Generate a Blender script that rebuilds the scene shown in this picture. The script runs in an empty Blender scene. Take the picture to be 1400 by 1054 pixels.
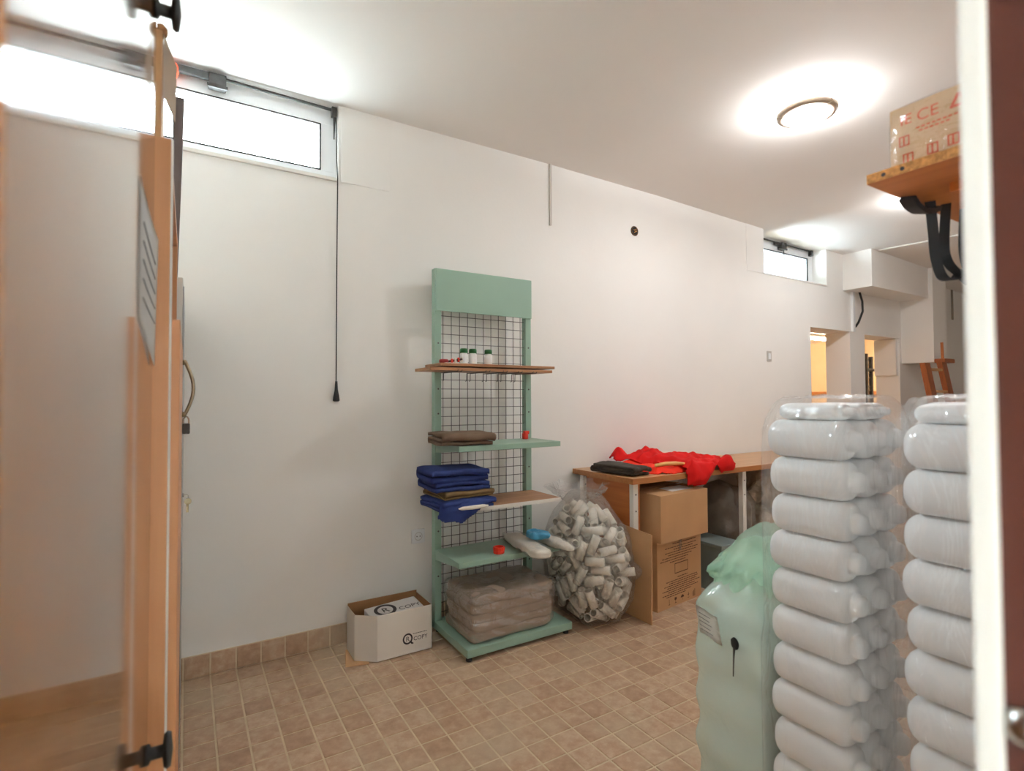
import bpy, bmesh, math, random
import numpy as np
from mathutils import Vector, Matrix, noise, Euler
from mathutils.bvhtree import BVHTree

random.seed(7)
scn = bpy.context.scene
COL = scn.collection
R = math.radians

# ------------------------------------------------------------------ camera, world, light, exposure
CAM = Vector((0.0, -2.928, 1.3045))
YAW, PITCH, ROLL, FPX = 0.5482, 0.0243, -0.0039, 727.34
fwd = Vector((math.sin(YAW) * math.cos(PITCH), math.cos(YAW) * math.cos(PITCH), math.sin(PITCH)))
_r = Vector((math.cos(YAW), -math.sin(YAW), 0))
_u = _r.cross(fwd)
rgt = _r * math.cos(ROLL) + _u * math.sin(ROLL)
upv = -_r * math.sin(ROLL) + _u * math.cos(ROLL)
cd = bpy.data.cameras.new('camera')
cam = bpy.data.objects.new('camera', cd)
COL.objects.link(cam)
mw = Matrix((rgt, upv, -fwd)).transposed().to_4x4()
mw.translation = CAM
cam.matrix_world = mw
cd.sensor_width = 36.0
cd.lens = FPX / 1400 * 36.0
cd.clip_start = 0.02
cd.dof.use_dof = True
cd.dof.focus_distance = 3.0
cd.dof.aperture_fstop = 3.2
scn.camera = cam

scn.view_settings.view_transform = 'Standard'
scn.view_settings.look = 'None'
scn.view_settings.gamma = 1.0
scn.view_settings.use_curve_mapping = False
scn.view_settings.exposure = 1.36
scn.cycles.use_denoising = True
scn.cycles.max_bounces = 10
scn.cycles.diffuse_bounces = 6
scn.cycles.glossy_bounces = 5
scn.cycles.transmission_bounces = 8
scn.cycles.transparent_max_bounces = 24
scn.cycles.sample_clamp_indirect = 6.0

SKY = 36.0
w = bpy.data.worlds.new('overcast_sky')
scn.world = w
w.use_nodes = True
bg = w.node_tree.nodes['Background']
bg.inputs['Color'].default_value = (0.80, 0.91, 1.0, 1)
bg.inputs['Strength'].default_value = SKY

LAMP_W = 62.0
LAMP_COL = (0.975, 0.985, 1.0)


def portal(name, loc, rot, sx, sy):
    ld = bpy.data.lights.new(name, 'AREA')
    ld.shape = 'RECTANGLE'
    ld.size, ld.size_y = sx, sy
    ld.cycles.is_portal = True
    o = bpy.data.objects.new(name, ld)
    COL.objects.link(o)
    o.location = loc
    o.rotation_euler = rot
    return o


# ------------------------------------------------------------------ helpers
def srgb(r, g, b):
    f = lambda c: ((c / 255) / 12.92) if c / 255 <= 0.04045 else (((c / 255) + 0.055) / 1.055) ** 2.4
    return (f(r), f(g), f(b), 1.0)


def mat(name, col, rough=0.6, metal=0.0, var=0.0, vscale=6.0, bump=0.0, bscale=60.0, spec=0.5,
        coat=0.0, bdist=0.01, stretch=None, detail=4.0):
    m = bpy.data.materials.new(name)
    m.use_nodes = True
    nt = m.node_tree
    p = nt.nodes['Principled BSDF']
    p.inputs['Base Color'].default_value = col
    p.inputs['Roughness'].default_value = rough
    p.inputs['Metallic'].default_value = metal
    p.inputs['Specular IOR Level'].default_value = spec
    p.inputs['Coat Weight'].default_value = coat
    tc = nt.nodes.new('ShaderNodeTexCoord')
    src = tc.outputs['Object']
    if stretch:
        mp = nt.nodes.new('ShaderNodeMapping')
        mp.inputs['Scale'].default_value = stretch
        nt.links.new(src, mp.inputs['Vector'])
        src = mp.outputs['Vector']
    if var > 0:
        n = nt.nodes.new('ShaderNodeTexNoise')
        n.inputs['Scale'].default_value = vscale
        n.inputs['Detail'].default_value = detail
        nt.links.new(src, n.inputs['Vector'])
        mr = nt.nodes.new('ShaderNodeMapRange')
        mr.inputs['From Min'].default_value = 0.3
        mr.inputs['From Max'].default_value = 0.7
        mr.inputs['To Min'].default_value = 1 - var
        mr.inputs['To Max'].default_value = 1 + var
        nt.links.new(n.outputs['Fac'], mr.inputs['Value'])
        mx = nt.nodes.new('ShaderNodeVectorMath')
        mx.operation = 'SCALE'
        mx.inputs[0].default_value = col[:3]
        nt.links.new(mr.outputs['Result'], mx.inputs['Scale'])
        nt.links.new(mx.outputs['Vector'], p.inputs['Base Color'])
    if bump > 0:
        n2 = nt.nodes.new('ShaderNodeTexNoise')
        n2.inputs['Scale'].default_value = bscale
        n2.inputs['Detail'].default_value = 3.0
        nt.links.new(src, n2.inputs['Vector'])
        b = nt.nodes.new('ShaderNodeBump')
        b.inputs['Strength'].default_value = bump
        b.inputs['Distance'].default_value = bdist
        nt.links.new(n2.outputs['Fac'], b.inputs['Height'])
        nt.links.new(b.outputs['Normal'], p.inputs['Normal'])
    return m


def wood_mat(name, c1, c2, axis='x', scale=3.0, rough=0.45):
    m = mat(name, c1, rough)
    nt = m.node_tree
    p = nt.nodes['Principled BSDF']
    tc = nt.nodes.new('ShaderNodeTexCoord')
    mp = nt.nodes.new('ShaderNodeMapping')
    s = {'x': (1, 18, 18), 'y': (18, 1, 18), 'z': (18, 18, 1)}[axis]
    mp.inputs['Scale'].default_value = s
    n = nt.nodes.new('ShaderNodeTexNoise')
    n.inputs['Scale'].default_value = scale
    n.inputs['Detail'].default_value = 5
    cr = nt.nodes.new('ShaderNodeValToRGB')
    cr.color_ramp.elements[0].position = 0.32
    cr.color_ramp.elements[1].position = 0.7
    cr.color_ramp.elements[0].color = c2
    cr.color_ramp.elements[1].color = c1
    nt.links.new(tc.outputs['Object'], mp.inputs['Vector'])
    nt.links.new(mp.outputs['Vector'], n.inputs['Vector'])
    nt.links.new(n.outputs['Fac'], cr.inputs['Fac'])
    nt.links.new(cr.outputs['Color'], p.inputs['Base Color'])
    return m


def film_mat(name, tint=(0.97, 0.97, 0.97, 1), haze=0.0, hazecol=(0.9, 0.9, 0.9, 1), bump=0.6, bscale=14.0,
             stretch=None, rough=0.12, gl=0.9, bdist=0.02, base=0.075):
    """thin clear plastic: transparent sheet, some haze, fresnel gloss, creased normal"""
    m = bpy.data.materials.new(name)
    m.use_nodes = True
    nt = m.node_tree
    nt.nodes.clear()
    out = nt.nodes.new('ShaderNodeOutputMaterial')
    tr = nt.nodes.new('ShaderNodeBsdfTransparent')
    tr.inputs['Color'].default_value = tint
    df = nt.nodes.new('ShaderNodeBsdfDiffuse')
    df.inputs['Color'].default_value = hazecol
    tl = nt.nodes.new('ShaderNodeBsdfTranslucent')
    tl.inputs['Color'].default_value = hazecol
    gs = nt.nodes.new('ShaderNodeBsdfGlossy')
    gs.inputs['Roughness'].default_value = rough
    gs.inputs['Color'].default_value = (gl, gl, gl, 1)
    tc = nt.nodes.new('ShaderNodeTexCoord')
    mp = nt.nodes.new('ShaderNodeMapping')
    mp.inputs['Scale'].default_value = stretch or (1, 1, 1)
    n = nt.nodes.new('ShaderNodeTexNoise')
    n.inputs['Scale'].default_value = bscale
    n.inputs['Detail'].default_value = 3
    n.inputs['Distortion'].default_value = 1.2
    b = nt.nodes.new('ShaderNodeBump')
    b.inputs['Strength'].default_value = bump
    b.inputs['Distance'].default_value = bdist
    nt.links.new(tc.outputs['Object'], mp.inputs['Vector'])
    nt.links.new(mp.outputs['Vector'], n.inputs['Vector'])
    nt.links.new(n.outputs['Fac'], b.inputs['Height'])
    nt.links.new(b.outputs['Normal'], gs.inputs['Normal'])
    lw = nt.nodes.new('ShaderNodeLayerWeight')
    lw.inputs['Blend'].default_value = 0.5
    nt.links.new(b.outputs['Normal'], lw.inputs['Normal'])
    pw = nt.nodes.new('ShaderNodeMath')
    pw.operation = 'POWER'
    pw.inputs[1].default_value = 4.0
    nt.links.new(lw.outputs['Facing'], pw.inputs[0])
    fr = nt.nodes.new('ShaderNodeMath')
    fr.operation = 'MULTIPLY_ADD'
    fr.inputs[1].default_value = 0.25
    fr.inputs[2].default_value = base
    nt.links.new(pw.outputs[0], fr.inputs[0])
    m0 = nt.nodes.new('ShaderNodeMixShader')
    m0.inputs[0].default_value = 0.45
    nt.links.new(df.outputs[0], m0.inputs[1])
    nt.links.new(tl.outputs[0], m0.inputs[2])
    m1 = nt.nodes.new('ShaderNodeMixShader')
    m1.inputs[0].default_value = haze
    nt.links.new(tr.outputs[0], m1.inputs[1])
    nt.links.new(m0.outputs[0], m1.inputs[2])
    m2 = nt.nodes.new('ShaderNodeMixShader')
    nt.links.new(fr.outputs[0], m2.inputs[0])
    nt.links.new(m1.outputs[0], m2.inputs[1])
    nt.links.new(gs.outputs[0], m2.inputs[2])
    nt.links.new(m2.outputs[0], out.inputs['Surface'])
    return m


def emit_mat(name, col, strength):
    m = bpy.data.materials.new(name)
    m.use_nodes = True
    p = m.node_tree.nodes['Principled BSDF']
    p.inputs['Base Color'].default_value = (0.9, 0.88, 0.84, 1)
    p.inputs['Emission Color'].default_value = (*col, 1)
    p.inputs['Emission Strength'].default_value = strength
    return m


WLOC = {}


def thing(name, label, cat, loc, group=None, kind=None):
    o = bpy.data.objects.new(name, None)
    COL.objects.link(o)
    o.empty_display_size = 0.05
    o.location = loc
    WLOC[o] = Vector(loc)
    if label:
        o['label'] = label
    if cat:
        o['category'] = cat
    if group:
        o['group'] = group
    if kind:
        o['kind'] = kind
    return o


def obj(name, bm, m, parent=None, smooth=False, label=None, cat=None, group=None, kind=None):
    """bm (world coordinates) -> one mesh object, as a part of parent or top-level"""
    if isinstance(bm, bmesh.types.BMesh):
        bmesh.ops.recalc_face_normals(bm, faces=bm.faces)
        me = bpy.data.meshes.new(name)
        bm.to_mesh(me)
        bm.free()
    else:
        me = bm
    me.materials.clear()
    me.materials.append(m)
    if smooth:
        for p in me.polygons:
            p.use_smooth = True
    o = bpy.data.objects.new(name, me)
    COL.objects.link(o)
    if parent is not None:
        me.transform(Matrix.Translation(-WLOC[parent]))
        o.parent = parent
        WLOC[o] = WLOC[parent]
    else:
        co = np.empty(len(me.vertices) * 3)
        me.vertices.foreach_get('co', co)
        co = co.reshape(-1, 3)
        lo, hi = co.min(0), co.max(0)
        base = Vector(((lo[0] + hi[0]) / 2, (lo[1] + hi[1]) / 2, lo[2]))
        me.transform(Matrix.Translation(-base))
        o.location = base
        WLOC[o] = base
    if label:
        o['label'] = label
    if cat:
        o['category'] = cat
    if group:
        o['group'] = group
    if kind:
        o['kind'] = kind
    return o


def sharp(o, ang=35):
    """shade smooth with sharp edges above an angle"""
    me = o.data
    for p in me.polygons:
        p.use_smooth = True
    b = bmesh.new()
    b.from_mesh(me)
    for e in b.edges:
        if len(e.link_faces) == 2 and e.calc_face_angle(0) > R(ang):
            e.smooth = False
    b.to_mesh(me)
    b.free()
    return o


def BM():
    return bmesh.new()


def box(x0, x1, y0, y1, z0, z1, bevel=0.0, bm=None, seg=2):
    b = bmesh.new()
    bmesh.ops.create_cube(b, size=1.0)
    for v in b.verts:
        v.co = Vector(((x0 + x1) / 2 + v.co.x * (x1 - x0), (y0 + y1) / 2 + v.co.y * (y1 - y0), (z0 + z1) / 2 + v.co.z * (z1 - z0)))
    if bevel:
        bmesh.ops.bevel(b, geom=list(b.edges), offset=bevel, segments=seg, affect='EDGES', profile=0.5)
    if bm is None:
        return b
    return merge(bm, b)


def merge(bm, other):
    me = bpy.data.meshes.new('tmp')
    other.to_mesh(me)
    other.free()
    bm.from_mesh(me)
    bpy.data.meshes.remove(me)
    return bm


def xf(bm, M):
    bmesh.ops.transform(bm, matrix=M, verts=bm.verts)
    return bm


def rot_about(bm, c, axis, ang):
    c = Vector(c)
    return xf(bm, Matrix.Translation(c) @ Matrix.Rotation(ang, 4, axis) @ Matrix.Translation(-c))


def tube(pts, r, seg=8, bm=None, cap=True, closed=False):
    b = bm if bm is not None else bmesh.new()
    pts = [Vector(p) for p in pts]
    rings = []
    n = len(pts)
    prev = None
    for i, p in enumerate(pts):
        if closed:
            t = pts[(i + 1) % n] - pts[i - 1]
        else:
            t = (pts[min(i + 1, n - 1)] - pts[max(i - 1, 0)])
        t.normalize()
        if prev is None:
            a = Vector((0, 0, 1)) if abs(t.z) < 0.9 else Vector((1, 0, 0))
            u = t.cross(a).normalized()
        else:
            u = (prev - t * prev.dot(t)).normalized()
        prev = u
        v = t.cross(u)
        rr = r[i] if isinstance(r, (list, tuple)) else r
        rings.append([b.verts.new(p + (u * math.cos(2 * math.pi * k / seg) + v * math.sin(2 * math.pi * k / seg)) * rr) for k in range(seg)])
    m = n if closed else n - 1
    for i in range(m):
        A, B = rings[i], rings[(i + 1) % n]
        for k in range(seg):
            b.faces.new((A[k], A[(k + 1) % seg], B[(k + 1) % seg], B[k]))
    if cap and not closed:
        b.faces.new(rings[0][::-1])
        b.faces.new(rings[-1])
    return b


def lathe(prof, seg=24, M=None, bm=None):
    """prof: (radius, height) about +Z"""
    b = bmesh.new()
    rings = []
    for r, z in prof:
        if r < 1e-6:
            rings.append([b.verts.new((0, 0, z))])
        else:
            rings.append([b.verts.new((r * math.cos(2 * math.pi * k / seg), r * math.sin(2 * math.pi * k / seg), z)) for k in range(seg)])
    for A, B in zip(rings, rings[1:]):
        for k in range(seg):
            k2 = (k + 1) % seg
            if len(A) == 1 and len(B) == 1:
                continue
            if len(A) == 1:
                b.faces.new((A[0], B[k2], B[k]))
            elif len(B) == 1:
                b.faces.new((A[k], A[k2], B[0]))
            else:
                b.faces.new((A[k], A[k2], B[k2], B[k]))
    if M is not None:
        xf(b, M)
    if bm is None:
        return b
    return merge(bm, b)


def lump(c, size, e=4.0, cuts=14, amp=0.0, freq=6.0, seed=0, rotz=0.0, ez=None, tilt=None):
    """a rounded-box body (superellipsoid) with noise on it: cloth, bags, packs"""
    b = bmesh.new()
    bmesh.ops.create_cube(b, size=2.0)
    bmesh.ops.subdivide_edges(b, edges=list(b.edges), cuts=cuts, use_grid_fill=True)
    off = Vector((seed * 7.31, seed * 3.17, seed * 5.77))
    for v in b.verts:
        p = v.co.copy()
        d = (abs(p.x) ** e + abs(p.y) ** e + abs(p.z) ** (ez or e)) ** (1 / e)
        q = p / d
        q = Vector((q.x * size[0] / 2, q.y * size[1] / 2, q.z * size[2] / 2))
        if amp:
            nrm = Vector((q.x / size[0] ** 2, q.y / size[1] ** 2, q.z / size[2] ** 2)).normalized()
            q += nrm * amp * (noise.noise(q * freq + off) + 0.5 * noise.noise(q * freq * 2.3 + off))
        v.co = q
    M = Matrix.Translation(Vector(c)) @ Matrix.Rotation(rotz, 4, 'Z')
    if tilt is not None:
        M = M @ tilt.to_matrix().to_4x4()
    return xf(b, M)


def fuse(bm, voxel, amp=0.0, freq=10.0, seed=0, smooth_it=4, ridge=0.0):
    """voxel-remesh several bodies into one continuous surface and crease it"""
    me = bpy.data.meshes.new('fuse')
    bm.to_mesh(me)
    bm.free()
    o = bpy.data.objects.new('fuse', me)
    COL.objects.link(o)
    md = o.modifiers.new('r', 'REMESH')
    md.mode = 'VOXEL'
    md.voxel_size = voxel
    sm = o.modifiers.new('s', 'SMOOTH')
    sm.iterations = smooth_it
    dg = bpy.context.evaluated_depsgraph_get()
    me2 = bpy.data.meshes.new_from_object(o.evaluated_get(dg))
    bpy.data.objects.remove(o)
    bpy.data.meshes.remove(me)
    b = bmesh.new()
    b.from_mesh(me2)
    bpy.data.meshes.remove(me2)
    b.normal_update()
    off = Vector((seed * 3.3, seed * 1.7, seed * 9.1))
    if amp or ridge:
        mv = []
        for v in b.verts:
            d = amp * noise.noise(v.co * freq + off)
            if ridge:
                d += ridge * (0.5 - abs(noise.noise(v.co * freq * 0.6 + off * 2)) * 2)
            mv.append(v.normal * d)
        for v, d in zip(b.verts, mv):
            v.co += d
    return b


def text_mesh(s, size, depth=0.0004, align='LEFT'):
    cu = bpy.data.curves.new('txt', 'FONT')
    cu.body = s
    cu.size = size
    cu.extrude = depth
    cu.align_x = align
    o = bpy.data.objects.new('txt', cu)
    COL.objects.link(o)
    dg = bpy.context.evaluated_depsgraph_get()
    me = bpy.data.meshes.new_from_object(o.evaluated_get(dg))
    bpy.data.objects.remove(o)
    b = bmesh.new()
    b.from_mesh(me)
    bpy.data.meshes.remove(me)
    return b


def cellwall(x0, x1, z0, z1, holes, y0, y1):
    """a wall slab in the XZ plane with rectangular holes, one clean closed mesh"""
    xs = sorted({x0, x1, *[h[0] for h in holes], *[h[1] for h in holes]})
    zs = sorted({z0, z1, *[h[2] for h in holes], *[h[3] for h in holes]})
    xs = [x for x in xs if x0 <= x <= x1]
    zs = [z for z in zs if z0 <= z <= z1]
    nx, nz = len(xs) - 1, len(zs) - 1

    def solid(i, k):
        if i < 0 or k < 0 or i >= nx or k >= nz:
            return False
        cx, cz = (xs[i] + xs[i + 1]) / 2, (zs[k] + zs[k + 1]) / 2
        return not any(h[0] < cx < h[1] and h[2] < cz < h[3] for h in holes)
    b = bmesh.new()
    q = lambda *p: b.faces.new([b.verts.new(c) for c in p])
    for i in range(nx):
        for k in range(nz):
            if not solid(i, k):
                continue
            a, c, d, e = xs[i], xs[i + 1], zs[k], zs[k + 1]
            q((a, y0, d), (c, y0, d), (c, y0, e), (a, y0, e))
            q((a, y1, d), (a, y1, e), (c, y1, e), (c, y1, d))
            if not solid(i - 1, k):
                q((a, y0, d), (a, y0, e), (a, y1, e), (a, y1, d))
            if not solid(i + 1, k):
                q((c, y0, d), (c, y1, d), (c, y1, e), (c, y0, e))
            if not solid(i, k - 1):
                q((a, y0, d), (a, y1, d), (c, y1, d), (c, y0, d))
            if not solid(i, k + 1):
                q((a, y0, e), (c, y0, e), (c, y1, e), (a, y1, e))
    bmesh.ops.remove_doubles(b, verts=b.verts, dist=1e-5)
    return b


def ray(px, py):
    return fwd + rgt * ((px - 700) / FPX) - upv * ((py - 527) / FPX)


def hit(px, py, ax, val):
    d = ray(px, py)
    i = 'xyz'.index(ax)
    return CAM + d * ((val - CAM[i]) / d[i])


def proj(p):
    d = Vector(p) - CAM
    z = d.dot(fwd)
    return 700 + FPX * d.dot(rgt) / z, 527 - FPX * d.dot(upv) / z


# ------------------------------------------------------------------ materials
M = {}
M['wall'] = mat('painted_plaster', srgb(244, 242, 238), 0.85, var=0.025, vscale=1.3, bump=0.12, bscale=45, bdist=0.004, spec=0.25)
M['ceiling'] = mat('ceiling_paint', srgb(243, 240, 236), 0.9, var=0.02, vscale=1.1, bump=0.08, bscale=30, bdist=0.004, spec=0.2)
M['backroom'] = mat('warm_backroom_paint', srgb(226, 200, 160), 0.85, var=0.03)
M['grout'] = mat('grout', srgb(206, 188, 158), 0.9, var=0.12, vscale=9)
M['white_pvc'] = mat('white_pvc', srgb(238, 240, 242), 0.35)
M['white_paint'] = mat('white_enamel', srgb(228, 225, 218), 0.4, var=0.03)
M['black'] = mat('black_plastic', srgb(28, 27, 26), 0.5)
M['dirty_metal'] = mat('grimy_metal', srgb(62, 60, 58), 0.5, 0.4, var=0.3, vscale=40)
M['chrome'] = mat('worn_chrome', srgb(190, 188, 184), 0.22, 1.0)
M['brass'] = mat('aged_steel', srgb(140, 128, 105), 0.35, 1.0)
M['mint'] = mat('mint_powder_coat', srgb(148, 178, 160), 0.42, var=0.03, vscale=3)
M['wire'] = mat('dark_wire', srgb(84, 78, 76), 0.5, 0.3)
M['cardboard'] = mat('cardboard', srgb(194, 152, 110), 0.85, var=0.05, vscale=5, bump=0.08, bscale=80, bdist=0.002, spec=0.2)
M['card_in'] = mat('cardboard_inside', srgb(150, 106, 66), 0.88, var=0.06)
M['white_card'] = mat('white_carton', srgb(228, 222, 213), 0.7, var=0.02, spec=0.3)
M['ink'] = mat('print_ink', srgb(56, 52, 54), 0.7)
M['brown_ink'] = mat('brown_print_ink', srgb(78, 46, 26), 0.75)
M['red_ink'] = mat('red_print_ink', srgb(222, 96, 62), 0.7)
M['paper'] = mat('paper', srgb(238, 236, 232), 0.8)
M['door_brown'] = mat('glossy_brown_laminate', srgb(118, 76, 40), 0.07, var=0.10, vscale=1.5, spec=0.6, stretch=(1, 1, 0.25))
M['jamb_brown'] = mat('dark_brown_door', srgb(54, 23, 14), 0.45, var=0.12, vscale=3, spec=0.25)
M['tanwood'] = wood_mat('tan_laminate', srgb(202, 146, 100), srgb(188, 130, 84), 'z', 2.0)
M['tanwood_x'] = wood_mat('table_top_laminate', srgb(200, 156, 112), srgb(184, 138, 94), 'x', 2.0, 0.35)
M['tanedge'] = wood_mat('laminate_edge', srgb(184, 124, 70), srgb(168, 106, 56), 'x', 3.0)
M['orange_wood'] = wood_mat('orange_chipboard_laminate', srgb(196, 116, 56), srgb(180, 100, 46), 'y', 2.0)
M['brownboard'] = wood_mat('brown_shelf_board', srgb(176, 128, 88), srgb(150, 102, 66), 'x', 3.0)
M['chip'] = mat('raw_chipboard', srgb(186, 128, 70), 0.85, var=0.35, vscale=140, bump=0.5, bscale=160, bdist=0.003)
M['locker'] = mat('grey_locker_enamel', srgb(206, 204, 198), 0.18, spec=0.6)
M['locker_edge'] = mat('locker_edge_steel', srgb(150, 152, 154), 0.3, 0.6)
M['greyboard'] = mat('dark_grey_board', srgb(96, 86, 84), 0.7)
M['red'] = mat('red_plastic', srgb(214, 46, 24), 0.35)
M['redorange'] = mat('red_orange_tape', srgb(240, 92, 60), 0.5)
M['bottle'] = mat('white_hdpe', srgb(251, 251, 250), 0.38, spec=0.4)
_p = M['bottle'].node_tree.nodes['Principled BSDF']
_p.inputs['Subsurface Weight'].default_value = 0.5
_p.inputs['Subsurface Radius'].default_value = (1, 1, 1)
_p.inputs['Subsurface Scale'].default_value = 0.02
M['tube'] = mat('white_pvc_tube', srgb(236, 230, 218), 0.45, var=0.02)
M['green_cap'] = mat('green_cap', srgb(38, 104, 52), 0.45)
M['taupe'] = mat('taupe_cloth', srgb(112, 92, 76), 0.95, var=0.10, vscale=16, bump=0.35, bscale=240, bdist=0.003, spec=0.15)
M['olive'] = mat('olive_cloth', srgb(122, 98, 66), 0.95, var=0.10, vscale=18, bump=0.3, bscale=240, bdist=0.003, spec=0.15)
M['blue'] = mat('navy_work_cloth', srgb(46, 58, 108), 0.92, var=0.12, vscale=14, bump=0.35, bscale=240, bdist=0.003, spec=0.15)
M['whitecloth'] = mat('white_trim_cloth', srgb(226, 218, 206), 0.9)
M['redcloth'] = mat('red_jacket_cloth', srgb(206, 22, 20), 0.8, var=0.10, vscale=9, bump=0.3, bscale=160, bdist=0.003, spec=0.2)
M['orangecloth'] = mat('orange_red_vest_cloth', srgb(232, 50, 28), 0.75, var=0.06, vscale=9, bump=0.3, bscale=160, bdist=0.003, spec=0.2)
M['yellowstrip'] = mat('pale_yellow_strip', srgb(232, 178, 104), 0.6)
M['darkcloth'] = mat('dark_olive_cloth', srgb(66, 60, 52), 0.9, var=0.15, vscale=20, bump=0.3, bscale=200, bdist=0.003)
M['greycloth'] = mat('taupe_grey_cloth', srgb(164, 146, 130), 0.9, var=0.10, vscale=12)
M['dusty'] = mat('dusty_grey_plastic', srgb(112, 104, 94), 0.35, var=0.25, vscale=7, bump=0.8, bscale=16, bdist=0.03)
M['darkbag'] = mat('dark_grey_plastic', srgb(112, 104, 94), 0.3, var=0.25, vscale=5, bump=0.7, bscale=10, bdist=0.03)
M['paleplastic'] = mat('crumpled_beige_plastic', srgb(176, 162, 142), 0.3, var=0.3, vscale=10, bump=0.9, bscale=18, bdist=0.03)
M['tealbox'] = mat('teal_grey_plastic', srgb(128, 142, 140), 0.4, var=0.08)
M['strap'] = mat('black_webbing', srgb(30, 30, 31), 0.6, bump=0.3, bscale=300, bdist=0.001)
M['bluepack'] = mat('blue_pack', srgb(70, 148, 184), 0.4, var=0.2, vscale=25)
M['whitepack'] = mat('white_wrapped_goods', srgb(232, 226, 214), 0.5, var=0.04, vscale=20)
M['ladder'] = wood_mat('ladder_wood', srgb(166, 92, 44), srgb(140, 72, 32), 'z', 2.0)
M['lampmetal'] = mat('lamp_ring', srgb(196, 178, 158), 0.35, 0.2)
M['lampglass'] = emit_mat('lamp_glass', LAMP_COL, 9.0)
_nt = M['lampglass'].node_tree
_mx = _nt.nodes.new('ShaderNodeMixShader')
_tr = _nt.nodes.new('ShaderNodeBsdfTransparent')
_mx.inputs[0].default_value = 0.55
_nt.links.new(_nt.nodes['Principled BSDF'].outputs[0], _mx.inputs[1])
_nt.links.new(_tr.outputs[0], _mx.inputs[2])
_nt.links.new(_mx.outputs[0], _nt.nodes['Material Output'].inputs['Surface'])
M['film'] = film_mat('clear_stretch_film', bump=0.9, bdist=0.03, bscale=14, stretch=(1, 1, 0.4), haze=0.045, hazecol=(0.95, 0.95, 0.94, 1), rough=0.07)
M['bagfilm'] = film_mat('clear_bag_film', bump=1.0, bdist=0.05, bscale=16, base=0.09, haze=0.10, hazecol=(0.92, 0.89, 0.83, 1), rough=0.14)
M['packfilm'] = film_mat('crumpled_pack_film', bump=0.7, bdist=0.03, bscale=9, haze=0.16, hazecol=(0.62, 0.55, 0.50, 1), rough=0.13, base=0.16)
M['mintfilm'] = film_mat('mint_bag_film', tint=(0.93, 0.99, 0.955, 1), haze=0.46, hazecol=(0.84, 0.98, 0.91, 1), bump=0.8, bscale=10, rough=0.14)
M['mintmouth'] = film_mat('mint_bag_mouth_film', tint=(0.80, 0.96, 0.88, 1), haze=0.66, hazecol=(0.62, 0.90, 0.75, 1), bump=0.8, bscale=14, rough=0.14)
M['glass'] = film_mat('window_glass', tint=(0.95, 0.98, 0.98, 1), haze=0.0, bump=0.0, rough=0.02)


def tile_mat():
    """terracotta tile: each 11 cm cell its own tone, clouded glaze, worn pale patches"""
    m = mat('terracotta_tile', srgb(178, 140, 106), 0.42, bump=0.25, bscale=38, bdist=0.003)
    nt = m.node_tree
    p = nt.nodes['Principled BSDF']
    ge = nt.nodes.new('ShaderNodeNewGeometry')
    sc = nt.nodes.new('ShaderNodeVectorMath')
    sc.operation = 'MULTIPLY_ADD'
    sc.inputs[1].default_value = (1 / 0.11, 1 / 0.11, 1 / 0.11)
    sc.inputs[2].default_value = (0.0362, 0.1126, 0.3)
    fl = nt.nodes.new('ShaderNodeVectorMath')
    fl.operation = 'FLOOR'
    wn = nt.nodes.new('ShaderNodeTexWhiteNoise')
    nt.links.new(ge.outputs['Position'], sc.inputs[0])
    nt.links.new(sc.outputs['Vector'], fl.inputs[0])
    nt.links.new(fl.outputs['Vector'], wn.inputs['Vector'])
    n = nt.nodes.new('ShaderNodeTexNoise')
    n.inputs['Scale'].default_value = 22
    n.inputs['Detail'].default_value = 6
    n.inputs['Roughness'].default_value = 0.65
    nt.links.new(ge.outputs['Position'], n.inputs['Vector'])
    n3 = nt.nodes.new('ShaderNodeTexNoise')
    n3.inputs['Scale'].default_value = 2.2
    n3.inputs['Detail'].default_value = 4
    nt.links.new(ge.outputs['Position'], n3.inputs['Vector'])
    a = nt.nodes.new('ShaderNodeMath')
    a.operation = 'MULTIPLY_ADD'
    a.inputs[1].default_value = 0.18
    nt.links.new(wn.outputs['Value'], a.inputs[0])
    b = nt.nodes.new('ShaderNodeMath')
    b.operation = 'MULTIPLY'
    b.inputs[1].default_value = 0.85
    nt.links.new(n.outputs['Fac'], b.inputs[0])
    nt.links.new(b.outputs[0], a.inputs[2])
    cr = nt.nodes.new('ShaderNodeValToRGB')
    e = cr.color_ramp.elements
    e[0].position = 0.28
    e[0].color = srgb(158, 126, 100)
    e[1].position = 0.78
    e[1].color = srgb(206, 182, 156)
    k = cr.color_ramp.elements.new(0.52)
    k.color = srgb(182, 150, 122)
    nt.links.new(a.outputs[0], cr.inputs['Fac'])
    mx = nt.nodes.new('ShaderNodeMix')
    mx.data_type = 'RGBA'
    mr = nt.nodes.new('ShaderNodeMapRange')
    mr.inputs['From Min'].default_value = 0.5
    mr.inputs['From Max'].default_value = 0.68
    mr.inputs['To Max'].default_value = 0.55
    nt.links.new(n3.outputs['Fac'], mr.inputs['Value'])
    nt.links.new(mr.outputs['Result'], mx.inputs['Factor'])
    nt.links.new(cr.outputs['Color'], mx.inputs[6])
    mx.inputs[7].default_value = srgb(188, 170, 144)
    nt.links.new(mx.outputs[2], p.inputs['Base Color'])
    return m


M['tile'] = tile_mat()

# ------------------------------------------------------------------ the room
WY = 0.008            # face of the back wall (the baseboard tiles stand 8 mm proud of it)
WIN1 = (-0.55, 0.69, 2.484, 2.92)
WIN2 = (4.50, 5.56, 2.435, 2.86)
DOOR = (5.25, 5.997, -0.1, 2.0)
NICHE = (6.302, 7.10, -0.1, 1.986)
obj('wall_back', cellwall(-0.85, 9.7, 0, 3.1, [WIN1, WIN2, DOOR, NICHE], WY, 0.26), M['wall'], kind='structure')

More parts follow.
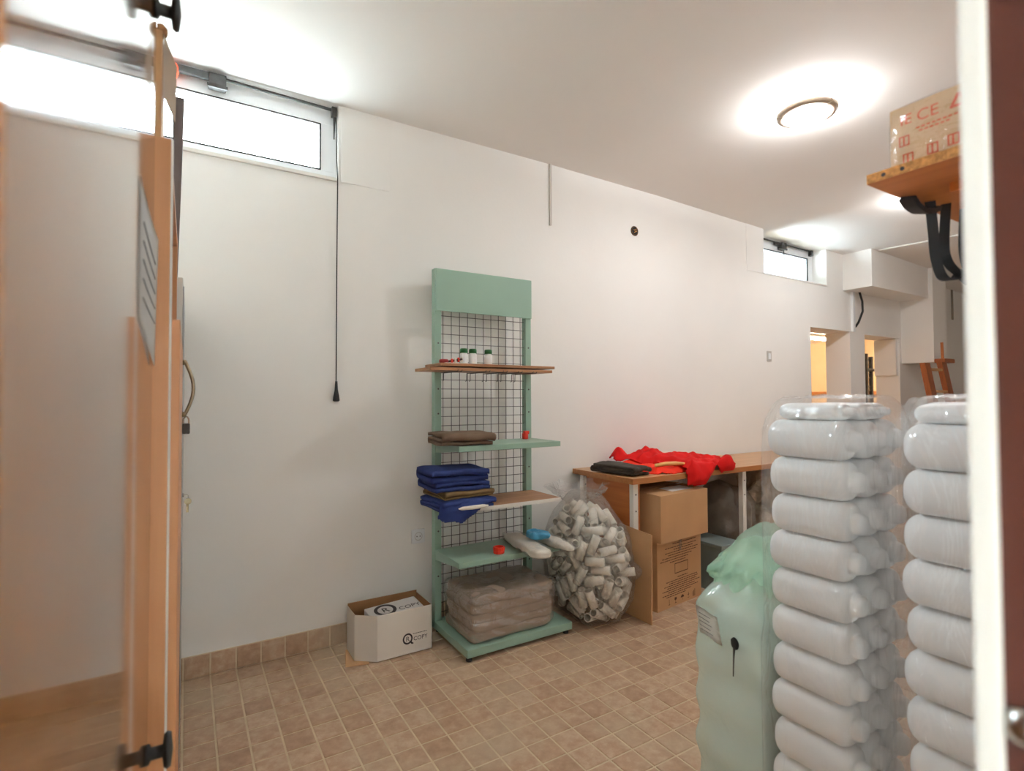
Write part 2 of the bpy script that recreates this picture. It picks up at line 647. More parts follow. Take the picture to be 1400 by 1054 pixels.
# ceiling: a slab that sinks slightly towards the far end
cz = [(-0.9, 2.906), (1.0, 2.905), (2.1, 2.904), (3.16, 2.891), (4.3, 2.858), (5.87, 2.803), (8.2, 2.722), (9.7, 2.67)]
b = BM()
rows = []
for x, z in cz:
    rows.append([b.verts.new((x, -3.0, z)), b.verts.new((x, 0.27, z)), b.verts.new((x, 0.27, 3.15)), b.verts.new((x, -3.0, 3.15))])
for A, B in zip(rows, rows[1:]):
    for k in range(4):
        b.faces.new((A[k], A[(k + 1) % 4], B[(k + 1) % 4], B[k]))
b.faces.new(rows[0])
b.faces.new(rows[-1][::-1])
obj('ceiling', b, M['ceiling'], kind='structure')


def ceil_z(x):
    return float(np.interp(x, [c[0] for c in cz], [c[1] for c in cz]))


obj('wall_left', box(-0.86, -0.70, -2.95, 0.008, 0, 3.1), M['wall'], kind='structure')
obj('wall_right', box(9.6, 9.75, -2.95, 0.008, 0, 3.1), M['wall'], kind='structure')
obj('wall_front', cellwall(-0.85, 9.7, 0, 3.1, [(-0.18, 0.47, -0.1, 2.25)], -2.95, -2.80), M['wall'], kind='structure')

# floor: grout bed + single tile cells standing 3 mm proud
floor = obj('floor', box(-0.85, 9.7, -3.6, 3.2, -0.12, -0.003), M['grout'], kind='structure')
WLOC[floor] = Vector(floor.location)
S = 0.11
GX, GY = -0.004, -0.0124


def tile_bm(w_, h_, t_):
    b = bmesh.new()
    g, e = 0.0036, 0.0024
    lo = [b.verts.new((x, y, -t_)) for x, y in ((g, g), (w_ - g, g), (w_ - g, h_ - g), (g, h_ - g))]
    mi = [b.verts.new((x, y, -0.0014)) for x, y in ((g, g), (w_ - g, g), (w_ - g, h_ - g), (g, h_ - g))]
    hi = [b.verts.new((x, y, 0)) for x, y in ((g + e, g + e), (w_ - g - e, g + e), (w_ - g - e, h_ - g - e), (g + e, h_ - g - e))]
    for A, B in ((lo, mi), (mi, hi)):
        for k in range(4):
            b.faces.new((A[k], A[(k + 1) % 4], B[(k + 1) % 4], B[k]))
    b.faces.new(hi)
    return b


def to_mesh(b, name, m):
    me = bpy.data.meshes.new(name)
    bmesh.ops.recalc_face_normals(b, faces=b.faces)
    b.to_mesh(me)
    b.free()
    me.materials.append(m)
    return me


tile_me = to_mesh(tile_bm(S, S, 0.004), 'tile', M['tile'])
cells = []
for i in range(-8, 86):
    for j in range(-30, 27):
        x, y = GX + i * S, GY - (j + 1) * S
        if y > -0.02 and not (4.4 < x < 9.5 and 0.26 < y < 3.0) and y > -0.0:
            continue
        if y < -2.95 or x < -0.7 or x > 9.5:
            continue
        px, py = proj((x + S / 2, y + S / 2, 0)) if (Vector((x, y, 0)) - CAM).dot(fwd) > 0.3 else (9e9, 9e9)
        vis = 235 < px < 960 and py < 1075 and y < 0
        under = (1.22 < x and x + S < 1.80 and y > -0.40) or (x > 2.45 and y > -0.45)
        d = (Vector((x, y, 0)) - CAM).length
        cells.append((not (vis and not under), d, x, y))
cells.sort()
rest = BM()
for n_, (hid, d, x, y) in enumerate(cells):
    dz = random.uniform(-0.0006, 0.0004)
    if n_ < 300:
        o = bpy.data.objects.new('tile', tile_me)
        COL.objects.link(o)
        o.parent = floor
        o.location = Vector((x, y, dz)) - WLOC[floor]
    else:
        t = tile_bm(S, S, 0.004)
        for v in t.verts:
            v.co += Vector((x, y, dz))
        for f in t.faces:
            rest.faces.new([rest.verts.new(v.co) for v in f.verts])
        t.free()
obj('tile_field', rest, M['tile'], floor, kind='stuff')

# baseboard of the same tiles, set on edge
bb = obj('baseboard_back', box(-0.70, 5.25, 0.0035, WY, 0.0, 0.1045), M['grout'], kind='structure')
bbm = tile_bm(S, 0.107, 0.008)
xf(bbm, Matrix.Rotation(math.pi / 2, 4, 'X'))
bbt_me = to_mesh(bbm, 'tile', M['tile'])
x = -6 * S + GX
while x + S < 5.25:
    o = bpy.data.objects.new('tile', bbt_me)
    COL.objects.link(o)
    o.parent = bb
    o.location = Vector((x, random.uniform(-0.0005, 0.0005), -0.001)) - WLOC[bb]
    x += S


def window(name, rect, yf, rail, portal_on=True, sill=True):
    """fixed PVC frame set back in the wall: frame bars, glass, outer sill"""
    x0, x1, z0, z1 = rect
    t = thing(name, None, None, ((x0 + x1) / 2, yf, z0), kind='structure')
    b = BM()
    d0, d1 = yf, yf + 0.06
    box(x0, x1, d0, d1, z1 - rail, z1, 0.004, b)
    box(x0, x1, d0, d1, z0, z0 + rail * 0.75, 0.004, b)
    box(x0, x0 + rail, d0 + 0.001, d1 - 0.001, z0 + rail * 0.7, z1 - rail * 0.9, 0.003, b)
    box(x1 - rail, x1, d0 + 0.001, d1 - 0.001, z0 + rail * 0.7, z1 - rail * 0.9, 0.003, b)
    obj('window_frame', b, M['white_pvc'], t)
    g = BM()
    xi0, xi1, zi0, zi1 = x0 + rail, x1 - rail, z0 + rail * 0.75, z1 - rail
    for (a, c, e, f) in ((xi0, xi1, zi1 - 0.006, zi1 + 0.002), (xi0, xi1, zi0 - 0.002, zi0 + 0.006), (xi0 - 0.002, xi0 + 0.006, zi0, zi1), (xi1 - 0.006, xi1 + 0.002, zi0, zi1)):
        box(a, c, d0 - 0.001, d0 + 0.012, e, f, 0, g)
    obj('gasket', g, M['dirty_metal'], t)
    obj('pane', box(xi0 - 0.004, xi1 + 0.004, d0 + 0.026, d0 + 0.032, zi0 - 0.004, zi1 + 0.004), M['glass'], t)
    return t


w1 = window('window_1', (WIN1[0], WIN1[1], WIN1[2] - 0.0, 2.885), 0.045, 0.085)
w2 = window('window_2', (WIN2[0], WIN2[1], WIN2[2], 2.825), 0.15, 0.085)
obj('window_sill', box(WIN1[0], WIN1[1], -0.004, 0.05, WIN1[2] - 0.001, WIN1[2] + 0.018, 0.003), M['white_paint'], w1)
obj('window_sill', box(WIN2[0], WIN2[1], 0.002, 0.16, WIN2[2] - 0.001, WIN2[2] + 0.015, 0.003), M['wall'], w2)
# plaster above the frames, grimy joint
obj('lintel', box(WIN1[0], WIN1[1], 0.05, 0.11, 2.880, 2.925), M['wall'], w1)
obj('lintel', box(WIN2[0], WIN2[1], 0.155, 0.21, 2.820, 2.87), M['wall'], w2)
portal('window_1_sky_portal', ((WIN1[0] + WIN1[1]) / 2, 0.30, 2.70), (R(-90), 0, 0), 1.24, 0.44)
portal('window_2_sky_portal', ((WIN2[0] + WIN2[1]) / 2, 0.30, 2.64), (R(-90), 0, 0), 1.06, 0.42)

# outside: ground at window height, a light-well wall beyond the small window
obj('ground_outside', box(-6, 3.6, 0.27, 9, 2.30, 2.40), mat('pale_paving', srgb(222, 220, 214), 0.9, var=0.1), kind='structure')
obj('wall_outside', box(4.0, 12.2, 1.5, 1.65, 2.30, 5.6), mat('light_well_wall', srgb(78, 90, 98), 0.9, var=0.2, vscale=1.5), kind='structure')
obj('added_shade_slab', box(3.7, 6.9, 0.27, 1.65, 3.25, 3.35), mat('shade_slab_grey', srgb(150, 150, 148), 0.9), kind='structure')  # unseen slab added overhead to darken the view through the small window
obj('added_shade_side', box(3.7, 3.85, 0.27, 1.6, 2.3, 3.3), mat('shade_side_grey', srgb(140, 150, 154), 0.9), kind='structure')  # unseen end piece added with the slab to shade the small window
# dim corridor behind the camera
obj('wall_corridor_left', box(-1.3, -1.2, -5.0, -2.95, 0, 2.6), M['wall'], kind='structure')
obj('wall_corridor_right', box(1.6, 1.7, -5.0, -2.95, 0, 2.6), M['wall'], kind='structure')
obj('wall_corridor_back', box(-1.3, 1.7, -5.1, -5.0, 0, 2.6), M['wall'], kind='structure')
obj('floor_corridor', box(-1.3, 1.7, -5.1, -3.6, -0.12, -0.003), M['grout'], kind='structure')
obj('ceiling_corridor', box(-1.3, 1.7, -5.1, -2.95, 2.6, 2.7), M['ceiling'], kind='structure')

# beams, bulkhead and plaster steps on the far wall
obj('trim_1', box(5.875, 7.16, -0.27, WY, 2.424, 2.86), M['wall'], kind='structure')
obj('trim_2', box(7.15, 7.50, -0.31, WY, 1.695, 2.86), M['wall'], kind='structure')
obj('trim_3', box(0.705, 0.976, 0.004, WY + 0.001, 2.487, 2.95, 0.002), M['wall'], kind='structure')
obj('trim_4', box(4.245, 4.50, 0.003, WY + 0.001, 2.44, 2.95, 0.002), M['wall'], kind='structure')
# boxed panel inside the second opening
obj('trim_5', box(7.06, 7.10, 0.03, 0.26, 1.555, 1.98, 0.003), M['wall'], kind='structure')
# the room behind: warm walls
obj('wall_backroom_left', box(4.7, 4.8, 0.26, 3.1, 0, 2.3), M['backroom'], kind='structure')
obj('wall_backroom_far', box(4.7, 9.6, 3.0, 3.1, 0, 2.3), M['backroom'], kind='structure')
obj('wall_backroom_right', box(9.5, 9.6, 0.26, 3.1, 0, 2.3), M['backroom'], kind='structure')
obj('ceiling_backroom', box(4.7, 9.6, 0.26, 3.1, 2.26, 2.34), M['ceiling'], kind='structure')
obj('brown_band_backroom', box(9.44, 9.5, 0.6, 3.0, 1.36, 1.40), M['tanedge'], kind='structure')  # horizontal brown band at chest height on the end wall

# ------------------------------------------------------------------ doors beside the camera
X0 = -0.06
d1 = thing('door_1', None, None, (X0 - 0.02, -2.15, 0.01), kind='structure')
obj('door_leaf', box(X0 - 0.04, X0, -2.66, -1.648, 0.01, 2.24, 0.002), M['door_brown'], d1)
obj('frame_post', box(-0.18, X0 - 0.04, -2.82, -2.645, 0.0, 2.25, 0.002), M['door_brown'], d1)
for z in (0.655, 2.045):
    y = -1.735
    k = lathe([(0, 0), (0.013, 0), (0.013, 0.006), (0.008, 0.009), (0.008, 0.026), (0.020, 0.028), (0.023, 0.033), (0.021, 0.039), (0, 0.042)], 20,
              Matrix.Translation((X0, y, z)) @ Matrix.Rotation(math.pi / 2, 4, 'Y') @ Matrix.Diagonal((1.35, 1.35, 1.05, 1)))
    obj('knob', k, M['black'], d1, smooth=True, label='dark round knob on the brown door')

# right-hand door edge with its pale seal and lock
d2 = thing('door_2', None, None, (0.5, -2.87, 0), kind='structure')
obj('door_leaf', box(0.43, 0.4699, -2.965, -2.799, 0.0, 2.25, 0.002), M['jamb_brown'], d2)
obj('door_seal', box(0.424, 0.4305, -2.803, -2.789, 0.0, 2.25, 0.002), mat('grey_seal', srgb(206, 204, 198), 0.5), d2)
obj('lock_plate', box(0.4275, 0.431, -2.835, -2.8195, 1.11, 1.17, 0.001), M['black'], d2)
k = lathe([(0, 0), (0.012, 0), (0.0128, 0.003), (0.010, 0.005), (0.008, 0.008), (0.0035, 0.010), (0, 0.0102)], 20,
          Matrix.Translation((0.4305, -2.8135, 1.106)) @ Matrix.Rotation(-math.pi / 2, 4, 'Y'))
obj('lock_cylinder', k, M['chrome'], d2, smooth=True)

# ------------------------------------------------------------------ ceiling lamps
def ceiling_lamp(x, y, label, group, power):
    zc = ceil_z(x)
    t = thing('ceiling_lamp', label, 'lamp', (x, y, zc), group)
    T = Matrix.Translation((x, y, zc))
    obj('base_plate', lathe([(0, 0.002), (0.085, 0.002), (0.085, -0.016), (0.05, -0.022), (0, -0.022)], 32, T), M['white_paint'], t, smooth=True)
    obj('ring', lathe([(0.108, -0.052), (0.144, -0.036), (0.150, -0.042), (0.146, -0.056), (0.110, -0.066), (0.108, -0.052)], 40, T), M['lampmetal'], t, smooth=True)
    obj('glass_dish', lathe([(0.111, -0.054), (0.104, -0.072), (0.080, -0.086), (0.045, -0.094), (0, -0.097)], 40, T), M['lampglass'], t, smooth=True)
    for a in (20, 140, 260):
        p = Vector((math.cos(R(a)), math.sin(R(a)), 0))
        c = Vector((x, y, zc))
        obj('clip', tube([c + p * 0.070 + Vector((0, 0, -0.018)), c + p * 0.148 + Vector((0, 0, -0.030)), c + p * 0.152 + Vector((0, 0, -0.052)), c + p * 0.125 + Vector((0, 0, -0.064))], 0.003, 6), M['lampmetal'], t)
    ld = bpy.data.lights.new('bulb_light', 'POINT')
    ld.energy = power
    ld.color = LAMP_COL
    ld.shadow_soft_size = 0.05
    lo = bpy.data.objects.new('bulb_light', ld)
    COL.objects.link(lo)
    lo.parent = t
    lo.location = (0, 0, -0.052)
    return t


ceiling_lamp(2.86, -1.33, 'round glowing ceiling lamp with a beige ring over the open tiled floor', 'ceiling lamps of the storeroom', LAMP_W * 0.45)
ceiling_lamp(4.80, -1.17, 'lit round ceiling lamp behind the hanging wooden shelf', 'ceiling lamps of the storeroom', LAMP_W * 0.30)
tb = thing('ceiling_lamp', 'bright tube lamp on the ceiling of the warm back room', 'lamp', (8.2, 1.6, 2.26))
obj('housing', box(7.5, 8.9, 1.55, 1.65, 2.225, 2.26, 0.004), M['white_paint'], tb)
obj('tube', tube([(7.55, 1.6, 2.205), (8.85, 1.6, 2.205)], 0.018, 12), emit_mat('tube_light', (1, 0.85, 0.66), 80.0), tb, smooth=True)

# ------------------------------------------------------------------ wall fittings
def wall_obj(name, bm, m, label, cat, **kw):
    return obj(name, bm, m, None, label=label, cat=cat, **kw)


t = thing('wall_socket', 'square white wall socket beside the mint shelving unit', 'socket', (1.149, 0.0, 0.47))
sx, sz = 1.149, 0.51
obj('plate', box(sx - 0.040, sx + 0.040, -0.003, WY + 0.001, sz - 0.040, sz + 0.040, 0.003), M['white_pvc'], t)
obj('well', lathe([(0.024, 0.0), (0.021, 0.001), (0.019, -0.004), (0, -0.004)], 24, Matrix.Translation((sx, -0.0035, sz)) @ Matrix.Rotation(math.pi / 2, 4, 'X')), mat('socket_grey', srgb(206, 204, 200), 0.4), t, smooth=True)
for dx in (-0.0095, 0.0095):
    obj('pin_hole', lathe([(0, 0.001), (0.0032, 0.001), (0.0032, -0.001), (0, -0.001)], 10, Matrix.Translation((sx + dx, -0.0028, sz)) @ Matrix.Rotation(math.pi / 2, 4, 'X')), M['ink'], t)

t = thing('wall_switch', 'small white switch high on the wall near the doorway', 'switch', (4.558, 0, 1.64))
obj('plate', box(4.525, 4.59, -0.001, WY + 0.001, 1.635, 1.73, 0.003), mat('switch_grey', srgb(198, 192, 186), 0.5), t)
obj('rocker', box(4.54, 4.575, -0.005, 0.002, 1.655, 1.71, 0.003), M['white_pvc'], t)

t = thing('junction_hole', 'open round junction hole with loose brown wires', 'wall box', (2.892, 0, 2.54))
hx, hz = 2.885, 2.57
obj('rim', lathe([(0.034, 0.004), (0.038, 0.0), (0.034, -0.006), (0.028, -0.004), (0.028, 0.004), (0.034, 0.004)], 24, Matrix.Translation((hx, 0.004, hz)) @ Matrix.Rotation(math.pi / 2, 4, 'X')), mat('rim_brown', srgb(96, 70, 48), 0.7), t, smooth=True)
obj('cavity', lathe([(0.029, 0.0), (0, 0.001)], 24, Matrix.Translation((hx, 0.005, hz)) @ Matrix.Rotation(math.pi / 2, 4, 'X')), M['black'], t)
for k_, (a, c) in enumerate((((-0.012, 0.01), (0.004, -0.008)), ((0.010, 0.012), (-0.006, 0.002)), ((-0.004, -0.012), (0.014, -0.004)))):
    obj('loose_wire', tube([(hx + a[0], 0.004, hz + a[1]), (hx + (a[0] + c[0]) / 2, -0.014, hz + (a[1] + c[1]) / 2 + 0.004), (hx + c[0], 0.004, hz + c[1])], 0.0028, 6), M['yellowstrip'] if k_ else M['cardboard'], t)

wall_obj('wall_strip', box(2.094, 2.110, -0.004, WY + 0.001, 2.482, 2.904, 0.002), mat('strip_grey', srgb(206, 198, 190), 0.6), 'thin vertical grey strip below the ceiling of the long wall', 'cable cover')  # narrow grey strip, slightly proud of the wall
wall_obj('wall_strip', box(8.56, 8.60, -0.004, WY + 0.001, 2.316, 2.71, 0.002), mat('channel_dark', srgb(150, 140, 126), 0.6), 'grey vertical cable channel beyond the white bulkhead', 'cable cover')
wall_obj('wall_strip', box(6.02, 6.065, -0.018, WY + 0.001, 2.0, 2.425, 0.003), M['white_pvc'], 'white cable channel running down to the doorway corner', 'cable cover')
wall_obj('black_cable', tube([(6.13, -0.03, 2.43), (6.155, -0.045, 2.33), (6.15, -0.05, 2.22), (6.10, -0.03, 2.10), (6.068, -0.012, 2.05)], 0.011, 8), M['black'], 'bowed black cable beside the white channel under the beam', 'cable', smooth=True)
wall_obj('ceiling_cable', tube([(5.972, -0.29, ceil_z(5.97) - 0.006), (6.033, -0.746, ceil_z(6.03) - 0.006), (6.07, -1.4, ceil_z(6.07) - 0.006)], 0.008, 6), M['white_paint'], 'thin white cable clipped across the ceiling', 'cable')

# pull cord with handle beside the high window
t = thing('pull_cord', 'black pull cord with a handle hanging from the high window', 'cord', (0.682, -0.012, 1.30))
obj('cord', tube([(0.680, 0.02, 2.86), (0.681, 0.004, 2.6), (0.682, -0.014, 2.50), (0.682, -0.014, 2.46), (0.681, -0.008, 2.0), (0.680, -0.008, 1.40)], 0.0032, 6), M['black'], t)
obj('handle', lathe([(0, 0.11), (0.006, 0.108), (0.009, 0.06), (0.015, 0.03), (0.018, 0.005), (0.012, 0), (0, 0)], 16, Matrix.Translation((0.680, -0.012, 1.292))), M['black'], t, smooth=True)


def opener(x0, x1, xb, y, z, label, red, sc=1.0):
    t = thing('window_opener', label, 'window opener', (xb, y, z - 0.05))
    obj('rod', tube([(x0, y, z + 0.018), (x1, y, z + 0.006)], 0.008, 8), M['dirty_metal'], t)
    b = box(xb - 0.038, xb + 0.038, y - 0.025, y + 0.025, z - 0.045, z + 0.02, 0.004)
    box(xb - 0.044, xb + 0.044, y - 0.028, y - 0.02, z - 0.052, z - 0.034, 0.002, b)
    obj('gear_box', b, M['dirty_metal'], t)
    if red:
        obj('arm', box(xb - 0.17, xb - 0.03, y - 0.012, y + 0.012, z - 0.012, z + 0.024, 0.004), M['dirty_metal'], t)
        obj('end_bracket', box(x1 - 0.022, x1 + 0.006, y - 0.015, y + 0.02, z - 0.03, z + 0.02, 0.003), M['dirty_metal'], t)
        obj('corner_rail', tube([(x1 - 0.004, y + 0.004, z - 0.02), (x1 - 0.006, y + 0.006, z - 0.15)], [0.007, 0.003], 8), M['dirty_metal'], t)
        obj('red_wrap', lump((xb - 0.185, y, z - 0.006), (0.05, 0.05, 0.078), 2.4, 8, 0.006, 30, 3), M['redorange'], t, smooth=True, label='red-orange rag wrapped on the rod')
    else:
        obj('crank_wire', tube([(xb + 0.02, y, z - 0.04), (xb + 0.025, y - 0.005, z - 0.12), (xb + 0.05, y - 0.005, z - 0.22)], 0.005, 6), M['dirty_metal'], t)
        obj('arm', box(xb - 0.13, xb - 0.03, y - 0.012, y + 0.012, z - 0.012, z + 0.014, 0.004), M['dirty_metal'], t)
        obj('end_bracket', box(x1 - 0.03, x1 + 0.005, y - 0.015, y + 0.02, z - 0.04, z + 0.015, 0.003), M['dirty_metal'], t)
    return t


opener(-0.45, 0.675, 0.112, 0.012, 2.868, 'grimy metal opener along the top of the bright high window', True)
opener(4.62, 5.50, 4.98, 0.12, 2.80, 'black opener box on the small grey window', False)

# ------------------------------------------------------------------ left cupboards
# tall tan cupboard: side panel towards the door, open top compartment, padlocked door below
xf_, ya, yb = -0.033, -1.63, -0.78
ZT = 1.845
cb = thing('cupboard', 'tall tan laminate cupboard with a padlocked door', 'cupboard', (-0.35, (ya + yb) / 2, 0))
obj('side_panel', box(-0.66, xf_, ya, ya + 0.02, 0, ZT, 0.001), M['tanwood'], cb)
obj('side_panel', box(-0.66, xf_, yb - 0.02, yb, 0, ZT, 0.001), M['tanwood'], cb)
obj('top_board', box(-0.66, xf_, ya + 0.02, yb - 0.02, ZT - 0.02, ZT, 0.001), M['tanwood'], cb)
obj('back_panel', box(-0.66, -0.65, ya + 0.02, yb - 0.02, 0, ZT - 0.02), M['tanwood'], cb)
obj('shelf', box(-0.65, xf_ - 0.005, ya + 0.02, yb - 0.02, 1.43, 1.45), M['tanwood'], cb)
obj('front_edge', box(xf_, xf_ + 0.004, ya + 0.001, ya + 0.019, 0, ZT), M['paper'], cb, label='pale edging strip')
dr = obj('door', box(xf_ + 0.0015, xf_ + 0.019, ya + 0.035, yb, 0.02, 1.475, 0.0015), M['tanwood'], cb)
hy, xd = -0.83, xf_ + 0.019
pts = []
for k in range(13):
    a = k / 12
    pts.append((xd + 0.006 + 0.026 * math.sin(math.pi * a), hy, 1.435 - 0.185 * a))
obj('handle', tube(pts, 0.0055, 8), M['brass'], dr, smooth=True, label='bowed steel handle')
for z in (1.43, 1.255):
    obj('handle_foot', lathe([(0, 0), (0.010, 0), (0.008, 0.010), (0, 0.010)], 14, Matrix.Translation((xd, hy, z)) @ Matrix.Rotation(math.pi / 2, 4, 'Y')), M['brass'], dr, smooth=True)
pk = thing('padlock', 'small dark padlock hanging from the cupboard handle', 'padlock', (xd + 0.012, hy, 1.19))
obj('body', box(xd + 0.001, xd + 0.023, hy - 0.012, hy + 0.012, 1.190, 1.225, 0.003), M['dirty_metal'], pk)
sh = [(xd + 0.012 + 0.008 * math.cos(a), hy, 1.234 + 0.014 * math.sin(a)) for a in [math.pi * k / 8 for k in range(9)]]
obj('shackle', tube([(xd + 0.020, hy, 1.22)] + sh + [(xd + 0.004, hy, 1.22)], 0.003, 6), M['chrome'], pk)

# light grey locker behind it, against the wall
lk = thing('locker', 'light grey enamelled locker beside the wall baseboard', 'locker', (-0.3, -0.4, 0))
obj('body', box(-0.66, -0.016, -0.76, -0.015, 0.0, 1.73, 0.003), M['locker'], lk)
ld_ = obj('door', box(-0.0155, -0.012, -0.755, -0.022, 0.03, 1.70, 0.001), M['locker_edge'], lk)
obj('lock', lathe([(0, 0), (0.008, 0), (0.007, 0.005), (0, 0.005)], 12, Matrix.Translation((-0.012, -0.50, 0.935)) @ Matrix.Rotation(math.pi / 2, 4, 'Y')), M['chrome'], ld_, smooth=True)
ky = thing('key', 'small key hanging from the locker lock', 'key', (0.006, -0.50, 0.868))
obj('blade', box(0.001, 0.009, -0.5012, -0.4990, 0.868, 0.900, 0.0004), M['brass'], ky)
obj('bow', lathe([(0, -0.0012), (0.0125, -0.0012), (0.0125, 0.0012), (0, 0.0012)], 16, Matrix.Translation((0.006, -0.50, 0.910)) @ Matrix.Rotation(math.pi / 2, 4, 'X')), M['brass'], ky)
obj('ring', tube([(-0.008, -0.50, 0.935), (0.0, -0.50, 0.937), (0.007, -0.50, 0.934), (0.007, -0.50, 0.918)], 0.0011, 6), M['chrome'], ky)

# carton and board on top of the cupboards
ct = thing('cardboard_carton', 'open cardboard carton standing on the tan cupboard', 'carton', (-0.2, -1.5, ZT))
obj('carton_body', box(-0.38, -0.052, -1.585, -1.44, ZT, 2.095, 0.002), M['cardboard'], ct)
f = BM()
vs = [(-0.050, -1.583, 2.09), (-0.028, -1.44, 2.10), (-0.030, -1.44, 1.965), (-0.050, -1.583, 1.955)]
f.faces.new([f.verts.new(v) for v in vs])
bmesh.ops.solidify(f, geom=list(f.faces), thickness=0.003)
obj('flap', f, mat('pale_cardboard', srgb(196, 172, 142), 0.85, var=0.05), ct)
obj('torn_edge', lump((-0.055, -1.57, 2.10), (0.018, 0.03, 0.022), 3, 5, 0.006, 60, 5), M['card_in'], ct, smooth=True)
gb = box(-0.056, -0.018, -0.64, -0.625, 1.729, 2.42, 0.001)
for v in gb.verts:
    k_ = 1 - (v.co.z - 1.729) / 0.69
    v.co.x = v.co.x + (-0.040 - v.co.x) * 0.75 * k_
obj('grey_board', gb, M['greyboard'], None, label='narrow dark grey board standing on the locker', cat='board')

# curled notice on the door
nb = BM()
NY, NZ = 10, 12
grid = []
for i in range(NY + 1):
    row = []
    for k in range(NZ + 1):
        u, v = i / NY, k / NZ
        y = -2.03 + 0.36 * u
        z = 1.42 + 0.20 * v - 0.05 * (1 - v) * u
        x = X0 + 0.0015 + 0.012 * (u ** 2) * (0.4 + 0.6 * v) * 0.6
        row.append(nb.verts.new((x, y, z)))
    grid.append(row)
for i in range(NY):
    for k in range(NZ):
        nb.faces.new((grid[i][k], grid[i + 1][k], grid[i + 1][k + 1], grid[i][k + 1]))
bmesh.ops.solidify(nb, geom=list(nb.faces), thickness=0.0004)
nt_ = thing('paper_notice', 'curled white paper notice taped to the glossy brown door', 'paper', (X0, -1.85, 1.37))
obj('sheet', nb, M['paper'], nt_, smooth=True)
for k in range(5):
    z = 1.57 - k * 0.028
    pts = [(X0 + 0.0028 + 0.012 * (u ** 2) * 0.45, -2.03 + 0.36 * u, z - 0.012 * u) for u in (0.15, 0.4, 0.65, 0.85)]
    obj('text_line', tube(pts, 0.0007, 4), M['ink'], nt_)
# ------------------------------------------------------------------ mint shelving unit
UX0, UX1 = 1.19, 1.84
UF, UB = -0.145, -0.10       # front and back of the posts
un = thing('shelving_unit', 'tall mint green metal shelving unit with a wire mesh back', 'shelves', (1.515, -0.3, 0))
for xa in (UX0, UX1 - 0.04):
    pp = obj('post', box(xa, xa + 0.04, UF, UB, 0.02, 2.045, 0.002), M['mint'], un)
    for z in (0.31, 0.56, 0.72, 0.88, 1.22, 1.36, 1.62):
        obj('bolt_hole_dot', lathe([(0, 0.002), (0.005, 0.001), (0.005, -0.001), (0, -0.001)], 10, Matrix.Translation((xa + 0.021, UF - 0.0003, z)) @ Matrix.Rotation(math.pi / 2, 4, 'X')), M['wire'], pp)  # small dark discs standing in for the open holes of the posts
obj('header_panel', box(UX0 + 0.002, UX1 - 0.002, UF - 0.012, UF - 0.001, 1.803, 2.043, 0.002), M['mint'], un)
obj('header_cap', box(UX0 + 0.041, UX1 - 0.041, UF, UB, 2.0, 2.043, 0.002), M['mint'], un)
ub = box(UX0, UX1, -0.548, UB - 0.0, 0.021, 0.062, 0.003)
obj('base', ub, M['mint'], un)
for x, y in ((UX0 + 0.02, -0.525), (UX1 - 0.03, -0.525), (UX0 + 0.03, -0.13), (UX1 - 0.03, -0.13)):
    obj('foot', lathe([(0, 0), (0.016, 0), (0.016, 0.010), (0.008, 0.014), (0.008, 0.024), (0, 0.024)], 14, Matrix.Translation((x, y, -0.001))), M['black'], un, smooth=True)
# mesh back, one wire at a time
WYM = -0.118
vme = to_mesh(tube([(0, 0, 0.06), (0, 0, 2.0)], 0.0019, 6), 'wire', M['wire'])
hme = to_mesh(tube([(UX0 + 0.038, 0, 0), (UX1 - 0.038, 0, 0)], 0.0019, 6), 'wire', M['wire'])
for k in range(11):
    o = bpy.data.objects.new('wire', vme)
    COL.objects.link(o)
    o.parent = un
    o.location = Vector((UX0 + 0.062 + 0.0525 * k, WYM, 0)) - WLOC[un]
z = 0.10
while z < 1.99:
    o = bpy.data.objects.new('wire', hme)
    COL.objects.link(o)
    o.parent = un
    o.location = Vector((0, WYM - 0.0036, z)) - WLOC[un]
    z += 0.0525


def mint_shelf(ztop):
    s = obj('shelf', box(UX0 + 0.002, UX1 - 0.002, -0.452, UF - 0.001, ztop - 0.029, ztop, 0.002), M['mint'], un)
    for xa in (UX0 + 0.004, UX1 - 0.010):
        b = BM()
        pr_ = [(xa, UF - 0.001, ztop - 0.028), (xa, -0.43, ztop - 0.028), (xa, UF - 0.001, ztop - 0.058)]
        v0 = [b.verts.new(p) for p in pr_]
        v1 = [b.verts.new((p[0] + 0.006, p[1], p[2])) for p in pr_]
        b.faces.new(v0)
        b.faces.new(v1[::-1])
        for k in range(3):
            b.faces.new((v0[k], v0[(k + 1) % 3], v1[(k + 1) % 3], v1[k]))
        obj('bracket', b, M['mint'], s)


S2, S4, SW, SU = 1.058, 0.462, 0.735, 1.478
mint_shelf(S2)
mint_shelf(S4)
# low board with a white front edge
lb = obj('board_shelf', box(UX0 + 0.02, UX1 - 0.002, -0.448, UF - 0.003, SW - 0.018, SW), M['brownboard'], un)
obj('front_edge', box(UX0 + 0.02, UX1 - 0.002, -0.452, -0.4475, SW - 0.019, SW + 0.0005), M['white_paint'], lb, label='white edge band')


def hook(x, y0, y1, z, parent, tip=True):
    """double prong that grips the mesh and carries a board"""
    for dx in (-0.012, 0.012):
        obj('hook', tube([(x + dx, WYM + 0.004, z - 0.05), (x + dx, WYM - 0.008, z - 0.048), (x + dx, WYM - 0.010, z - 0.0055), (x + dx, y1, z - 0.0055), (x + dx, y1 - 0.006, z + (0.004 if tip else -0.0065))], 0.0022, 6), M['wire'], parent)


